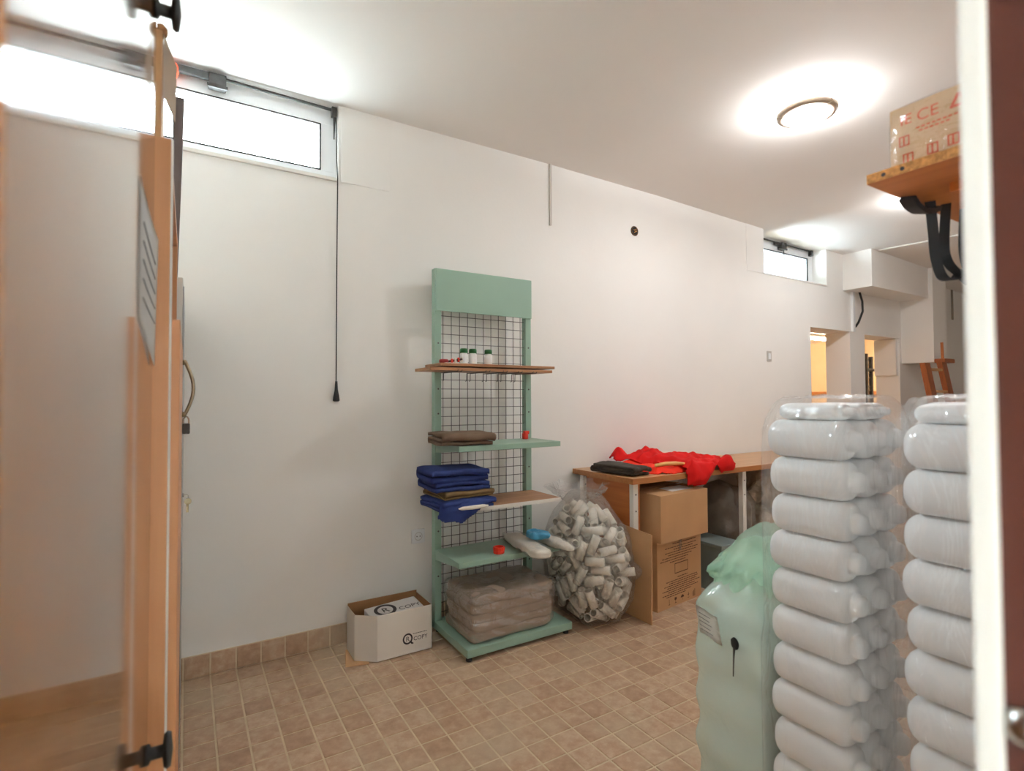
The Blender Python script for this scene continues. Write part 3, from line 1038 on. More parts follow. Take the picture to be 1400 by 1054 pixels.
# two loose boards carried by prongs near eye height
for x in (1.24, 1.41, 1.52, 1.62, 1.72):
    hook(x, UF, -0.364, SU - 0.0215, un)
for x in (1.30, 1.44, 1.56, 1.70, 1.78):
    hook(x, UF, -0.42, SW - 0.0175, un, False)
obj('wooden_board', box(1.07, 1.845, -0.365, -0.150, SU - 0.024, SU - 0.0085, 0.001), M['brownboard'], None, label='lower brown board of the pair above the hooks', cat='board')
obj('wooden_board', box(1.13, 1.865, -0.362, -0.150, SU + 0.0, SU + 0.015, 0.001), M['brownboard'], None, label='upper brown board carrying the green-capped bottles', cat='board')
obj('spacer_strip', box(1.15, 1.82, -0.20, -0.155, SU - 0.009, SU + 0.0005, 0.001), M['card_in'], None, label='thin strip squeezed between the two brown boards', cat='strip')

# bottles and brushes on the boards
for x, lb_ in ((1.345, 'white bottle with green cap standing right beside the brush'), (1.402, 'middle one of the three green-capped white bottles'), (1.503, 'white bottle with green cap standing apart from the other two')):
    t = thing('bottle', lb_, 'bottle', (x, -0.2, SU + 0.015), 'green-capped bottles')
    T = Matrix.Translation((x, -0.2, SU + 0.0148))
    obj('body', lathe([(0, 0), (0.021, 0), (0.0235, 0.004), (0.0235, 0.062), (0.019, 0.070), (0.016, 0.073), (0, 0.073)], 20, T), M['bottle'], t, smooth=True)
    obj('cap', lathe([(0, 0.072), (0.0225, 0.072), (0.0225, 0.092), (0.019, 0.097), (0, 0.097)], 20, T), M['green_cap'], t, smooth=True)
t = thing('brush', 'small red-headed brush lying beside the white bottles', 'brush', (1.24, -0.24, SU + 0.015))
obj('head', lump((1.205, -0.235, SU + 0.033), (0.05, 0.03, 0.024), 4, 6), mat('dark_red', srgb(150, 40, 38), 0.6), t, smooth=True)
obj('stick', tube([(1.225, -0.235, SU + 0.031), (1.31, -0.25, SU + 0.047)], 0.006, 8), mat('dark_stick', srgb(60, 36, 28), 0.6), t)
obj('stand_block', box(1.20, 1.33, -0.27, -0.22, SU + 0.0148, SU + 0.024, 0.002), M['whitepack'], t)
for k in range(4):
    obj('bristle_tuft', lump((1.25 + 0.02 * k, -0.243, SU + 0.035 + 0.004 * k), (0.013, 0.02, 0.026), 3, 4), M['whitecloth'] if k % 2 else M['red'], t, smooth=True)


def lid(name, x, y, z, r, h, label, cat, stand=False):
    prof = [(0, 0), (r * 0.94, 0), (r, 0.003), (r, h * 0.45), (r * 1.06, h * 0.5), (r * 1.06, h * 0.95), (r * 0.98, h), (r * 0.86, h), (r * 0.84, h * 0.3), (0, h * 0.3)]
    b = lathe(prof, 28)
    for v in b.verts:
        rr = math.hypot(v.co.x, v.co.y)
        if rr > r * 0.9:
            a = math.atan2(v.co.y, v.co.x)
            k = 1 + 0.03 * math.cos(14 * a)
            v.co.x *= k
            v.co.y *= k
    if stand:
        xf(b, Matrix.Translation((0, 0, r * 1.08)) @ Matrix.Rotation(math.pi / 2, 4, 'Y') @ Matrix.Translation((0, 0, -h / 2)))
    xf(b, Matrix.Translation((x, y, z)))
    obj(name, b, M['red'], None, smooth=False, label=label, cat=cat)


lid('red_cup', 1.459, -0.395, S4 - 0.0005, 0.030, 0.036, 'low ribbed red plastic cup on the mint shelf', 'cup')
t = thing('red_cap', 'red plastic cap standing on the upper mint shelf', 'canister', (1.755, -0.205, S2))  # small red plastic cap
b = lathe([(0, 0), (0.017, 0), (0.019, 0.003), (0.019, 0.034), (0.016, 0.036), (0, 0.036)], 20, Matrix.Translation((1.755, -0.205, S2 - 0.0005)))
obj('body', b, M['red'], t, smooth=True)
obj('spout', box(1.742, 1.776, -0.222, -0.198, S2 + 0.030, S2 + 0.050, 0.004), M['red'], t)


# ------------------------------------------------------------------ folded clothes
def zigzag(c, w_, d_, n, th, seed=0, rotz=0.0, amp=0.006, slump=0.0):
    """a cloth strip folded to and fro n times: round bends at front and back, layers open at the ends"""
    off = Vector((seed * 2.7, seed * 5.1, seed * 1.3))
    path = []
    for i in range(n):
        di = d_ / 2 * (1 - 0.10 * abs(noise.noise(off + Vector((i * 3.1, 0, 0)))) * 2)
        ys = [di * (2 * k / 10 - 1) for k in range(11)]
        if i % 2:
            ys = ys[::-1]
        z = th * (i + 0.5)
        path += [(y, z, i) for y in ys]
        if i < n - 1:
            sg = 1 if ys[-1] > 0 else -1
            for a in (-50, -20, 20, 50):
                path.append((ys[-1] + sg * th * 0.55 * math.cos(R(a)), z + th / 2 + th / 2 * math.sin(R(a)), i + 0.5))
    nx = 26
    b = bmesh.new()
    cols = []
    m_ = len(path)
    for ix in range(nx + 1):
        u = ix / nx * 2 - 1
        pts = []
        for y, z, i in path:
            j = noise.noise(off + Vector((u * 1.6, y * 7, i * 1.9)))
            e_ = noise.noise(off + Vector((u * 3.0, round(i) * 2.3, 7.0)))
            x = u * (w_ / 2) * (1 + 0.06 * noise.noise(off + Vector((round(i) * 1.7, y * 5, 3 * (u > 0)))))
            yy = y + 0.5 * th * e_ * (abs(y) / d_ * 2)
            zz = z * (1 + 0.10 * noise.noise(off + Vector((u * 1.1, y * 4, 0)))) + amp * j - slump * max(0, -y / d_ * 2) ** 2
            zz -= 0.12 * z * (abs(u) ** 5)
            pts.append(Vector((x, yy, zz)))
        col = []
        for sg in (1, -1):
            rng_ = range(m_) if sg == 1 else range(m_ - 1, -1, -1)
            for k in rng_:
                t_ = pts[min(k + 1, m_ - 1)] - pts[max(k - 1, 0)]
                n2 = Vector((0, -t_.z, t_.y)).normalized()
                col.append(b.verts.new(pts[k] + n2 * (sg * th * 0.36)))
        cols.append(col)
    L_ = 2 * m_
    for A, B in zip(cols, cols[1:]):
        for k in range(L_):
            b.faces.new((A[k], A[(k + 1) % L_], B[(k + 1) % L_], B[k]))
    for A in (cols[0], cols[-1]):
        for k in range(m_ - 1):
            b.faces.new((A[k], A[k + 1], A[L_ - 2 - k], A[L_ - 1 - k]))
    lo = min(v.co.z for v in b.verts)
    xf(b, Matrix.Translation(Vector(c) - Vector((0, 0, lo))) @ Matrix.Rotation(rotz, 4, 'Z'))
    return b


def bvh_of(o):
    return BVHTree.FromPolygons([o.matrix_basis @ v.co for v in o.data.vertices], [tuple(p.vertices) for p in o.data.polygons])


def rest_on(o, below, press=0.002):
    """lower o until it just presses on the thing below"""
    t_ = bvh_of(below)
    gap = 9.0
    for v in o.data.vertices:
        p = o.matrix_basis @ v.co
        h_ = t_.ray_cast(Vector((p.x, p.y, p.z + 0.3)), Vector((0, 0, -1)))[0]
        if h_ is not None:
            gap = min(gap, p.z - h_.z)
    if gap < 9:
        o.location.z -= gap + press


def inside(poly, x, y):
    r_ = False
    n = len(poly)
    for i in range(n):
        (x1, y1), (x2, y2) = poly[i], poly[(i + 1) % n]
        if (y1 > y) != (y2 > y) and x < (x2 - x1) * (y - y1) / (y2 - y1) + x1:
            r_ = not r_
    return r_


def edge_dist(poly, x, y):
    best = 9.0
    p = Vector((x, y))
    n = len(poly)
    for i in range(n):
        a, c = Vector(poly[i]), Vector(poly[(i + 1) % n])
        d = c - a
        t_ = max(0, min(1, (p - a).dot(d) / d.dot(d)))
        best = min(best, (a + d * t_ - p).length)
    return best


def drape(poly, ztop, yedge, hmax, freq, seed, step=0.009, th=0.005, dirn=(1, 0.35), rise=0.05, bumps=(), under=()):
    """a cloth thrown on a table top: folds inside the outline, hanging straight down past the edge"""
    x0, x1 = min(p[0] for p in poly), max(p[0] for p in poly)
    y0, y1 = min(p[1] for p in poly), max(p[1] for p in poly)
    off = Vector((seed * 3.7, seed * 1.9, seed * 0.7))
    b = bmesh.new()
    V = {}
    nx, ny = int((x1 - x0) / step) + 1, int((y1 - y0) / step) + 1
    D = Vector((dirn[0], dirn[1], 0)).normalized()
    Nn = Vector((-D.y, D.x, 0))

    def vert(i, k):
        if (i, k) in V:
            return V[i, k]
        x, y = x0 + i * step, y0 + k * step
        ed = edge_dist(poly, x, y) if inside(poly, x, y) else 0.0
        q = Vector((x, y, 0))
        qa = Vector((q.dot(D) * freq * 0.35, q.dot(Nn) * freq, 0)) + off
        w1_ = noise.noise(qa + 0.8 * Vector((noise.noise(q * freq * 0.5 + off), noise.noise(q * freq * 0.5 - off), 0)))
        rdg = 1 - min(1, abs(w1_) * 2.6)
        f2 = noise.noise(q * freq * 1.9 + off)
        env = min(1, ed / rise)
        env = env * env * (3 - 2 * env)
        h = 0.004 + env * (hmax * (0.35 + 0.55 * rdg) + 0.25 * hmax * f2)
        for bx_, by_, br_, bh_ in bumps:
            h += bh_ * math.exp(-((x - bx_) ** 2 + (y - by_) ** 2) / br_ ** 2)
        h = max(h, 0.003)
        if y >= yedge:
            p = Vector((x, y, ztop + h))
            for t_ in under:
                h_ = t_.ray_cast(Vector((x, y, ztop + 0.6)), Vector((0, 0, -1)))[0]
                if h_ is not None:
                    p.z = max(p.z, h_.z + 0.012)
        else:
            t_ = yedge - y
            a = min(1.0, t_ / 0.03)
            p = Vector((x, yedge - (0.004 + h * 0.6) * a, ztop + h * (1 - a) - max(0, t_ - 0.008)))
        V[i, k] = b.verts.new(p)
        return V[i, k]
    for i in range(nx):
        for k in range(ny):
            cx, cy = x0 + (i + 0.5) * step, y0 + (k + 0.5) * step
            jx = 0.012 * noise.noise(Vector((cx * 14, cy * 14, seed)))
            if inside(poly, cx + jx, cy + jx):
                b.faces.new((vert(i, k), vert(i + 1, k), vert(i + 1, k + 1), vert(i, k + 1)))
    bmesh.ops.smooth_vert(b, verts=b.verts, factor=0.5, use_axis_x=True, use_axis_y=True, use_axis_z=True)
    bmesh.ops.recalc_face_normals(b, faces=b.faces)
    bmesh.ops.solidify(b, geom=list(b.faces), thickness=th)
    return b


def folded(name, c, size, m, label, cat, layers=2, seed=1, rotz=0.0, group=None, flop=0.0):
    """a garment folded over itself: slabs with rounded front folds, creased"""
    bm = BM()
    h = size[2] / layers
    for k in range(layers):
        s_ = (size[0] * (1 - 0.05 * ((k * 7 + seed) % 3)), size[1] * (1 - 0.06 * ((k * 5 + seed) % 2)), h * 1.18)
        ox = 0.02 * size[0] * ((k + seed) % 3 - 1)
        merge(bm, lump((ox, 0.012 * ((k * 3 + seed) % 3 - 1), h * (k + 0.5)), s_, 6, 18, 0.010, 9, seed * 3 + k, ez=3.2))
    for v in bm.verts:
        if flop and v.co.y < -size[1] * 0.2:
            v.co.z -= flop * ((-v.co.y - size[1] * 0.2) / size[1]) ** 1.3 * 3
    b = fuse(bm, 0.006, 0.004, 22, seed, 1, 0.010)
    xf(b, Matrix.Translation(Vector(c)) @ Matrix.Rotation(rotz, 4, 'Z'))
    return obj(name, b, m, None, smooth=True, label=label, cat=cat, group=group)


def settle(o, z):
    """drop an object so that its lowest point touches z"""
    lo = min((o.matrix_basis @ v.co).z for v in o.data.vertices)
    o.location.z += z - lo
    return o


# taupe trousers on the upper mint shelf
obj('folded_trousers', zigzag((1.262, -0.325, S2 - 0.001), 0.29, 0.25, 3, 0.024, 4, -0.10, 0.008), M['taupe'], None, smooth=True, label='taupe trousers folded on the upper mint shelf', cat='clothes')

# stack of work clothes on the low board
specs = [('folded_trousers', (1.240, -0.330), (0.31, 0.26), 3, 0.019, M['blue'], 'navy work trousers with white waistband at the bottom of the pile', 5, 0.03),
         ('folded_trousers', (1.250, -0.325), (0.29, 0.25), 3, 0.014, M['olive'], 'olive brown trousers folded between the navy clothes', 8, 0.06),
         ('folded_shirt', (1.225, -0.325), (0.30, 0.25), 2, 0.026, M['blue'], 'navy shirt folded above the olive trousers', 10, -0.04),
         ('folded_jacket', (1.215, -0.330), (0.31, 0.25), 2, 0.036, M['blue'], 'thick navy work jacket folded on top of the pile', 11, -0.05)]
z = SW - 0.001
top = []
for nm, c, s_, ly, th_, m_, lb_, sd, rz in specs:
    o = obj(nm, zigzag((c[0], c[1], z), s_[0], s_[1], ly, th_, sd, rz, 0.006), m_, None, smooth=True, label=lb_, cat='clothes')
    if top:
        rest_on(o, top[-1], 0.003)
    z = max((o.matrix_basis @ v.co).z for v in o.data.vertices)
    top.append(o)
# hanging tongue of the lowest garment and its white waistband
WLOC[top[0]] = Vector(top[0].location)
obj('hanging_leg', drape([(1.085, -0.445), (1.385, -0.445), (1.392, -0.475), (1.31, -0.51), (1.20, -0.575), (1.14, -0.56), (1.065, -0.535)], SW + 0.034, -0.468, 0.012, 16, 44, step=0.007, th=0.006, rise=0.03), M['blue'], top[0], smooth=True)
obj('waistband', fuse(merge(BM(), lump((1.26, -0.484, 0.748), (0.18, 0.016, 0.020), 3, 10, 0.003, 20, 23)), 0.004), M['whitecloth'], top[0], smooth=True, label='white waistband')

# wrapped pack of grey-brown clothes on the base
pk = thing('wrapped_clothes', 'bale of taupe clothes wrapped in clear plastic on the mint base', 'bale', (1.49, -0.34, 0.062))
z = 0.0695
for k in range(5):
    hgt = 0.046
    o = obj('folded_garment', lump((1.488 + 0.006 * ((k * 5) % 3 - 1), -0.345, z + hgt / 2), (0.505 - 0.010 * (k % 2), 0.345, hgt * 1.2), 12, 16, 0.006, 9, 30 + k, ez=5), M['greycloth'], pk, smooth=True)
    z += hgt * 0.98
fb = lump((1.488, -0.348, 0.062 + 0.122), (0.535, 0.372, 0.244), 9, 44, 0.012, 8, 41)
for v in fb.verts:
    v.co.z = max(v.co.z, 0.0635)
    n_ = noise.noise(Vector((v.co.x * 7, v.co.y * 7, v.co.z * 30 + 6 * v.co.x)))
    r2 = 0.5 - abs(noise.noise(Vector((v.co.x * 6 + 3, v.co.y * 6, v.co.z * 20 + 9 * v.co.x)))) * 2
    v.co += Vector((0.008 * n_, 0.010 * n_ - 0.007 * r2, 0)) + Vector((-0.006 * r2 if v.co.x < 1.3 else 0, 0, 0))
    if v.co.z > 0.27:
        v.co.z += 0.018 * noise.noise(v.co * 14)
obj('plastic_wrap', fb, M['packfilm'], pk, smooth=True)
obj('paper_tag', rot_about(box(1.55, 1.63, -0.43, -0.36, 0.292, 0.294), (1.59, -0.4, 0.29), 'Z', 0.4), M['paper'], pk)

# plastic-wrapped white goods on the right end of the low mint shelf
for k, (c, s_, rz, ty, lb_) in enumerate((((1.622, -0.410, S4 + 0.0285), (0.46, 0.112, 0.050), math.pi / 2 - 0.143, 0.0, 'clear bag of white goods overhanging the front of the mint shelf'),
                                         ((1.786, -0.425, S4 + 0.0285), (0.42, 0.084, 0.050), math.pi / 2 - 0.03, 0.0, 'pointed white pack lying over the shelf front next to the tube bag'))):
    tl = Euler((0, ty, 0))
    t = thing('plastic_pack', lb_, 'pack', (c[0], c[1], c[2] - 0.02))
    obj('contents', fuse(merge(BM(), lump(c, (s_[0] * 1.0, s_[1] * 1.0, s_[2] * 0.9), 4.5 - 1.9 * k, 14, 0.006, 12, 50 + k, rz, tilt=tl)), 0.006, 0.003, 18, k, 1, 0.006), M['whitepack'], t, smooth=True)
    obj('plastic_wrap', lump((c[0], c[1], c[2] + 0.001), (s_[0] * 1.07, s_[1] * 1.15, s_[2] * 1.16), 4 - 1.2 * k, 18, 0.004, 14, 54 + k, rz, tilt=tl), M['bagfilm'], t, smooth=True)
obj('blue_pack', fuse(merge(BM(), lump((1.695, -0.43, S4 + 0.077), (0.13, 0.09, 0.036), 4.5, 12, 0.006, 16, 58, -0.2, tilt=Euler((0.1, 0.06, 0)))), 0.005, 0.003, 30, 5, 1, 0.008), M['bluepack'], None, smooth=True, label='small crumpled blue pack lying on the white packs', cat='pack')

# ------------------------------------------------------------------ copy paper carton
bx = thing('paper_carton', 'open white copy paper carton with cut corner beside the shelving unit', 'carton', (0.92, -0.19, 0))
OUT = [(0.722, -0.085), (0.722, -0.232), (0.815, -0.305), (1.106, -0.305), (1.106, -0.085)]
HB = 0.228


def strip_wall(p0, p1, z0, z1, th, m, name, parent, dz0=0.0, dz1=0.0):
    p0, p1 = Vector((*p0, 0)), Vector((*p1, 0))
    d = (p1 - p0).normalized()
    n = Vector((-d.y, d.x, 0)) * th
    b = BM()
    q = [p0, p1, p1 + n, p0 + n]
    lo = [b.verts.new((v.x, v.y, z0)) for v in q]
    hi = [b.verts.new((v.x, v.y, z1 + (dz0 if i in (0, 3) else dz1))) for i, v in enumerate(q)]
    b.faces.new(lo[::-1])
    b.faces.new(hi)
    for k in range(4):
        b.faces.new((lo[k], lo[(k + 1) % 4], hi[(k + 1) % 4], hi[k]))
    return obj(name, b, m, parent)


n_ = len(OUT)
for k in range(n_):
    a, c = OUT[k], OUT[(k + 1) % n_]
    back = k == 4
    strip_wall(a, c, 0.004, HB + (0.012 if back else 0), 0.003, M['white_card'], 'side', bx)
    A, C = Vector((*a, 0)), Vector((*c, 0))
    d = (C - A).normalized()
    nn = Vector((-d.y, d.x, 0)) * 0.0032
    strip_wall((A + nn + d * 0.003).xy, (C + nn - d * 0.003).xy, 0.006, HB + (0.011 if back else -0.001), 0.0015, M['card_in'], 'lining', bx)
b = BM()
b.faces.new([b.verts.new((x, y, 0.004)) for x, y in OUT])
bmesh.ops.solidify(b, geom=list(b.faces), thickness=0.003)
obj('bottom', b, M['card_in'], bx)
obj('bottom_flap', rot_about(box(0.688, 0.80, -0.285, -0.10, 0.0, 0.004, 0.001), (0.74, -0.2, 0), 'Z', -0.25), M['cardboard'], bx)
# printing on the front
PR = Matrix.Translation((0, -0.3056, 0)) @ Matrix.Rotation(math.pi / 2, 4, 'X')
lx, lz = 0.972, 0.080
ring = BM()
NS = 40
r0, r1 = 0.0185, 0.0265
for k in range(NS):
    a0, a1 = 2 * math.pi * k / NS, 2 * math.pi * (k + 1) / NS
    ring.faces.new([ring.verts.new((lx + r * math.cos(a), lz + r * math.sin(a) * 1.05, 0)) for r, a in ((r0, a0), (r1, a0), (r1, a1), (r0, a1))])
ring.faces.new([ring.verts.new(p) for p in ((lx + 0.008, lz - 0.015, 0), (lx + 0.016, lz - 0.012, 0), (lx + 0.033, lz - 0.029, 0), (lx + 0.022, lz - 0.031, 0))])
obj('printed_logo', xf(ring, PR), M['ink'], bx, label='dark ring logo with a letter R')
obj('printed_text', xf(xf(text_mesh('R', 0.034, 0.0002, 'CENTER'), Matrix.Translation((lx, lz - 0.012, 0))), PR), M['ink'], bx)
obj('printed_text', xf(xf(text_mesh('COPY', 0.029, 0.0002), Matrix.Translation((lx + 0.031, lz - 0.016, 0))), PR), M['ink'], bx)
fine = BM()
xx = lx + 0.028
random.seed(3)
while xx < lx + 0.098:
    wl = random.uniform(0.004, 0.010)
    fine.faces.new([fine.verts.new(p) for p in ((xx, lz + 0.018, 0), (xx + wl, lz + 0.018, 0), (xx + wl, lz + 0.0215, 0), (xx, lz + 0.0215, 0))])
    xx += wl + 0.0022
obj('printed_text', xf(fine, PR), M['ink'], bx)
# ream inside, its printed wrapper tilted up
rm = thing('paper_ream', 'white wrapped paper ream with dark print inside the open carton', 'paper', (0.93, -0.19, 0.1))
RT = Matrix.Translation((0.918, -0.192, 0.185)) @ Euler((R(6), R(-2), R(3))).to_matrix().to_4x4()
obj('wrapper', xf(box(-0.115, 0.165, -0.080, 0.072, -0.1735, 0.02, 0.004), RT), mat('ream_wrapper', srgb(226, 222, 220), 0.4), rm)
ring = BM()
for k in range(NS):
    a0, a1 = 2 * math.pi * k / NS, 2 * math.pi * (k + 1) / NS
    ring.faces.new([ring.verts.new((-0.025 + r * math.cos(a), 0.005 + r * math.sin(a), 0.0206)) for r, a in ((0.040, a0), (0.058, a0), (0.058, a1), (0.040, a1))])
obj('printed_logo', xf(ring, RT), M['ink'], rm)
obj('printed_text', xf(xf(text_mesh('R', 0.065, 0.0002, 'CENTER'), Matrix.Translation((-0.025, -0.018, 0.0206))), RT), M['ink'], rm)
obj('printed_text', xf(xf(text_mesh('COPY', 0.045, 0.0002), Matrix.Translation((0.04, -0.035, 0.0206))), RT), M['ink'], rm)

# ------------------------------------------------------------------ bag of white tubes
BC = Vector((2.072, -0.375, 0.325))
BRx, BRy, BRz, BE = 0.185, 0.255, 0.325, 3.0


def bag_pt(d, k=1.0):
    q = d / ((abs(d.x) ** BE + abs(d.y) ** BE + abs(d.z) ** BE) ** (1 / BE))
    p = Vector((q.x * BRx * k, q.y * BRy * k, q.z * BRz * k))
    t_ = (p.z / BRz + 1) / 2
    s_ = 1.0 - 0.22 * max(0, t_ - 0.72) / 0.28 - 0.22 * max(0, 0.22 - t_) / 0.22
    p.x *= s_
    p.y *= s_
    p.y -= 0.045 * (1 - t_)
    return BC + p


TL, TR = 0.105, 0.0245
tm = lathe([(TR * 0.80, -TL / 2), (TR, -TL / 2), (TR, TL / 2), (TR * 0.80, TL / 2), (TR * 0.80, -TL / 2)], 14)
tube_me = to_mesh(tm, 'plastic_tube', M['tube'])
for p in tube_me.polygons:
    p.use_smooth = abs(p.normal.z) < 0.5
rng = random.Random(21)
placed = []


def try_tubes(nmax, attempts, k, sep):
    global placed
    for _ in range(attempts):
        if len(placed) >= nmax:
            return
        d = Vector((rng.gauss(0, 1), rng.gauss(0, 1), rng.gauss(0, 1)))
        if d.length < 1e-3:
            continue
        d.normalize()
        c = bag_pt(d, k)
        n = Vector((d.x / BRx, d.y / BRy, d.z / BRz)).normalized()
        a = Vector((rng.gauss(0, 1), rng.gauss(0, 1), rng.gauss(0, 1))).normalized()
        a = (a - n * a.dot(n) * rng.uniform(0.80, 1.0)).normalized()
        s_ = np.array([tuple(c + a * (t_ * TL)) for t_ in (-0.42, -0.21, 0, 0.21, 0.42)])
        if s_[:, 2].min() < 0.03 or s_[:, 0].max() > 2.245:
            continue
        if placed:
            Q = np.concatenate([q[2] for q in placed])
            if np.sqrt(((Q[:, None, :] - s_[None]) ** 2).sum(-1)).min() < sep:
                continue
        placed.append((c, a, s_))


try_tubes(240, 20000, 0.95, 0.0395)
try_tubes(300, 9000, 0.70, 0.041)
# push the tubes apart until they only touch, keeping them inside the bag
TC = np.array([tuple(q[0]) for q in placed])
TA = np.array([tuple(q[1]) for q in placed])
TS = np.linspace(-0.5 * TL + 0.008, 0.5 * TL - 0.008, 9)
NT = len(TC)
for it in range(140):
    Pn = TC[:, None, :] + TA[:, None, :] * TS[None, :, None]
    moved = 0
    for i_ in range(NT):
        near = np.where((np.abs(TC - TC[i_]).max(1) < 0.13) & (np.arange(NT) > i_))[0]
        for j_ in near:
            D_ = Pn[i_][:, None, :] - Pn[j_][None, :, :]
            L2 = (D_ ** 2).sum(-1)
            a_, b_ = np.unravel_index(L2.argmin(), L2.shape)
            dd = math.sqrt(L2[a_, b_])
            want = 2 * TR + 0.0004
            if dd < want:
                moved += 1
                n_ = D_[a_, b_] / max(dd, 1e-6) if dd > 1e-6 else np.array([0, 0, 1.0])
                p_ = n_ * (want - dd) * 0.5
                for idx, sg, sa in ((i_, 1, TS[a_]), (j_, -1, TS[b_])):
                    TC[idx] += sg * p_ * 0.75
                    TA[idx] += sg * p_ * sa / (TL * TL / 12 + sa * sa) * 0.4
                    TA[idx] /= np.linalg.norm(TA[idx])
                    Pn[idx] = TC[idx] + TA[idx] * TS[:, None]
    for i_ in range(NT):
        q_ = TC[i_] - np.array(BC)
        t_ = max(0.0, min(1.0, (q_[2] / BRz + 1) / 2))
        s_ = 1.0 - 0.22 * max(0, t_ - 0.72) / 0.28 - 0.22 * max(0, 0.22 - t_) / 0.22
        e_ = np.array([BRx * s_ - 0.008, BRy * s_ - 0.008, BRz])
        q2 = q_ + np.array([0, 0.045 * (1 - t_), 0])
        r_ = ((np.abs(q2 / e_) ** BE).sum()) ** (1 / BE)
        if r_ > 0.97:
            TC[i_] += q2 * (0.97 / r_ - 1)
        hx = abs(TA[i_][0]) * TL / 2 + TR * math.sqrt(max(0, 1 - TA[i_][0] ** 2))
        hz = abs(TA[i_][2]) * TL / 2 + TR * math.sqrt(max(0, 1 - TA[i_][2] ** 2))
        TC[i_][0] = min(max(TC[i_][0], 1.868 + hx), 2.268 - hx)
        TC[i_][2] = max(TC[i_][2], hz + 0.002)
    if not moved:
        break
placed = [(Vector(TC[i_]), Vector(TA[i_]), None) for i_ in range(NT)]
for c, a, _ in placed:
    o = bpy.data.objects.new('plastic_tube', tube_me)
    COL.objects.link(o)
    o.location = c
    o.rotation_euler = a.to_track_quat('Z', 'Y').to_euler()
    o['label'] = 'short hollow white plastic tube in the clear bag by the shelving unit'
    o['category'] = 'tube'
    o['group'] = 'white tubes heaped in the clear bag'
TQ = (TC[:, None, :] + TA[:, None, :] * np.linspace(-0.5 * TL, 0.5 * TL, 9)[None, :, None]).reshape(-1, 3) - np.array(BC)
bgf = thing('clear_bag', 'big clear plastic bag bulging with white tubes on the floor', 'bag', (BC.x, BC.y, 0))
b = lump((0, 0, 0), (2, 2, 2), 2, 30)
for v in b.verts:
    d = v.co.normalized()
    p = bag_pt(d, 1.11)
    p += (p - BC).normalized() * 0.010 * noise.noise(p * 9)
    if d.z > 0.35:
        up_ = (d.z - 0.35) / 0.65
        p.z += 0.05 * up_ + 0.03 * noise.noise(p * 11) * up_
    u_ = np.array((p - BC).normalized())
    al = TQ @ u_
    pe = np.sqrt(np.maximum(0, (TQ ** 2).sum(1) - al ** 2))
    ok_ = (pe < TR + 0.016) & (al > 0)
    if ok_.any():
        need = (al[ok_] + np.sqrt(np.maximum(0, (TR + 0.018) ** 2 - pe[ok_] ** 2))).max()
        if need > (p - BC).length:
            p = BC + Vector(u_) * float(need)
    p.z = max(p.z, 0.001)
    p.x = min(max(p.x, 1.860), 2.278)
    p.y = min(p.y, -0.012)
    v.co = p
obj('bag_body', b, M['bagfilm'], bgf, smooth=True)
b = BM()
ringn = 28
prev = None
for lv in range(5):
    h = 0.690 + 0.022 * lv
    rr = 0.10 + 0.022 * lv
    cur = []
    for k in range(ringn):
        a = 2 * math.pi * k / ringn
        q = rr * (1 + 0.22 * math.sin(7 * a + lv) * lv / 4)
        cur.append(b.verts.new((min(2.266, BC.x - 0.03 + q * math.cos(a)), BC.y + 0.03 + q * math.sin(a) * 0.9, h + 0.016 * math.sin(5 * a + 1.3 * lv))))
    if prev:
        for k in range(ringn):
            b.faces.new((prev[k], prev[(k + 1) % ringn], cur[(k + 1) % ringn], cur[k]))
    prev = cur
obj('bag_mouth', b, M['bagfilm'], bgf, smooth=True)

# ------------------------------------------------------------------ work table
TZ = 0.82
TX0, TX1, TY0, TY1 = 2.275, 5.15, -0.585, -0.005
tb = thing('work_table', 'long wooden work table on white metal legs along the wall', 'table', (3.7, -0.3, 0))
tt = obj('table_top', box(TX0, TX1, TY0 + 0.003, TY1, TZ - 0.034, TZ, 0.001), M['tanwood_x'], tb)
obj('edge_band', box(TX0, TX1, TY0, TY0 + 0.003, TZ - 0.034, TZ), M['tanedge'], tt, label='darker front edge band')
obj('edge_band', box(TX0 - 0.003, TX0, TY0, TY1, TZ - 0.034, TZ), M['tanedge'], tt)
for x, y in ((2.298, -0.545), (2.298, -0.07), (3.345, -0.545), (3.345, -0.07), (4.95, -0.545), (4.95, -0.07)):
    lg = obj('leg', box(x, x + 0.038, y - 0.018, y + 0.018, 0.0, TZ - 0.034, 0.002), M['white_paint'], tb)
    for z in (0.62, 0.72):
        obj('bolt_hole_dot', lathe([(0, 0.001), (0.005, 0.001), (0.005, -0.001), (0, -0.001)], 8, Matrix.Translation((x + 0.019, y - 0.0185, z)) @ Matrix.Rotation(math.pi / 2, 4, 'X')), M['wire'], lg)
obj('end_panel', box(2.325, 2.343, -0.527, -0.088, 0.06, TZ - 0.034), M['orange_wood'], tb, label='orange wooden end panel')
obj('front_stile', box(2.336, 2.352, -0.560, -0.528, 0.0, TZ - 0.034), M['orange_wood'], tb)
obj('mid_panel', box(4.30, 4.32, -0.50, -0.06, 0.45, TZ - 0.034), M['orange_wood'], tb)

# dark folded garment and red clothes on the table
garment = obj('folded_garment', zigzag((2.385, -0.355, TZ - 0.001), 0.17, 0.33, 3, 0.021, 9, 0.15, 0.010), M['darkcloth'], None, smooth=True, label='dark olive garment folded on the table corner', cat='clothes')

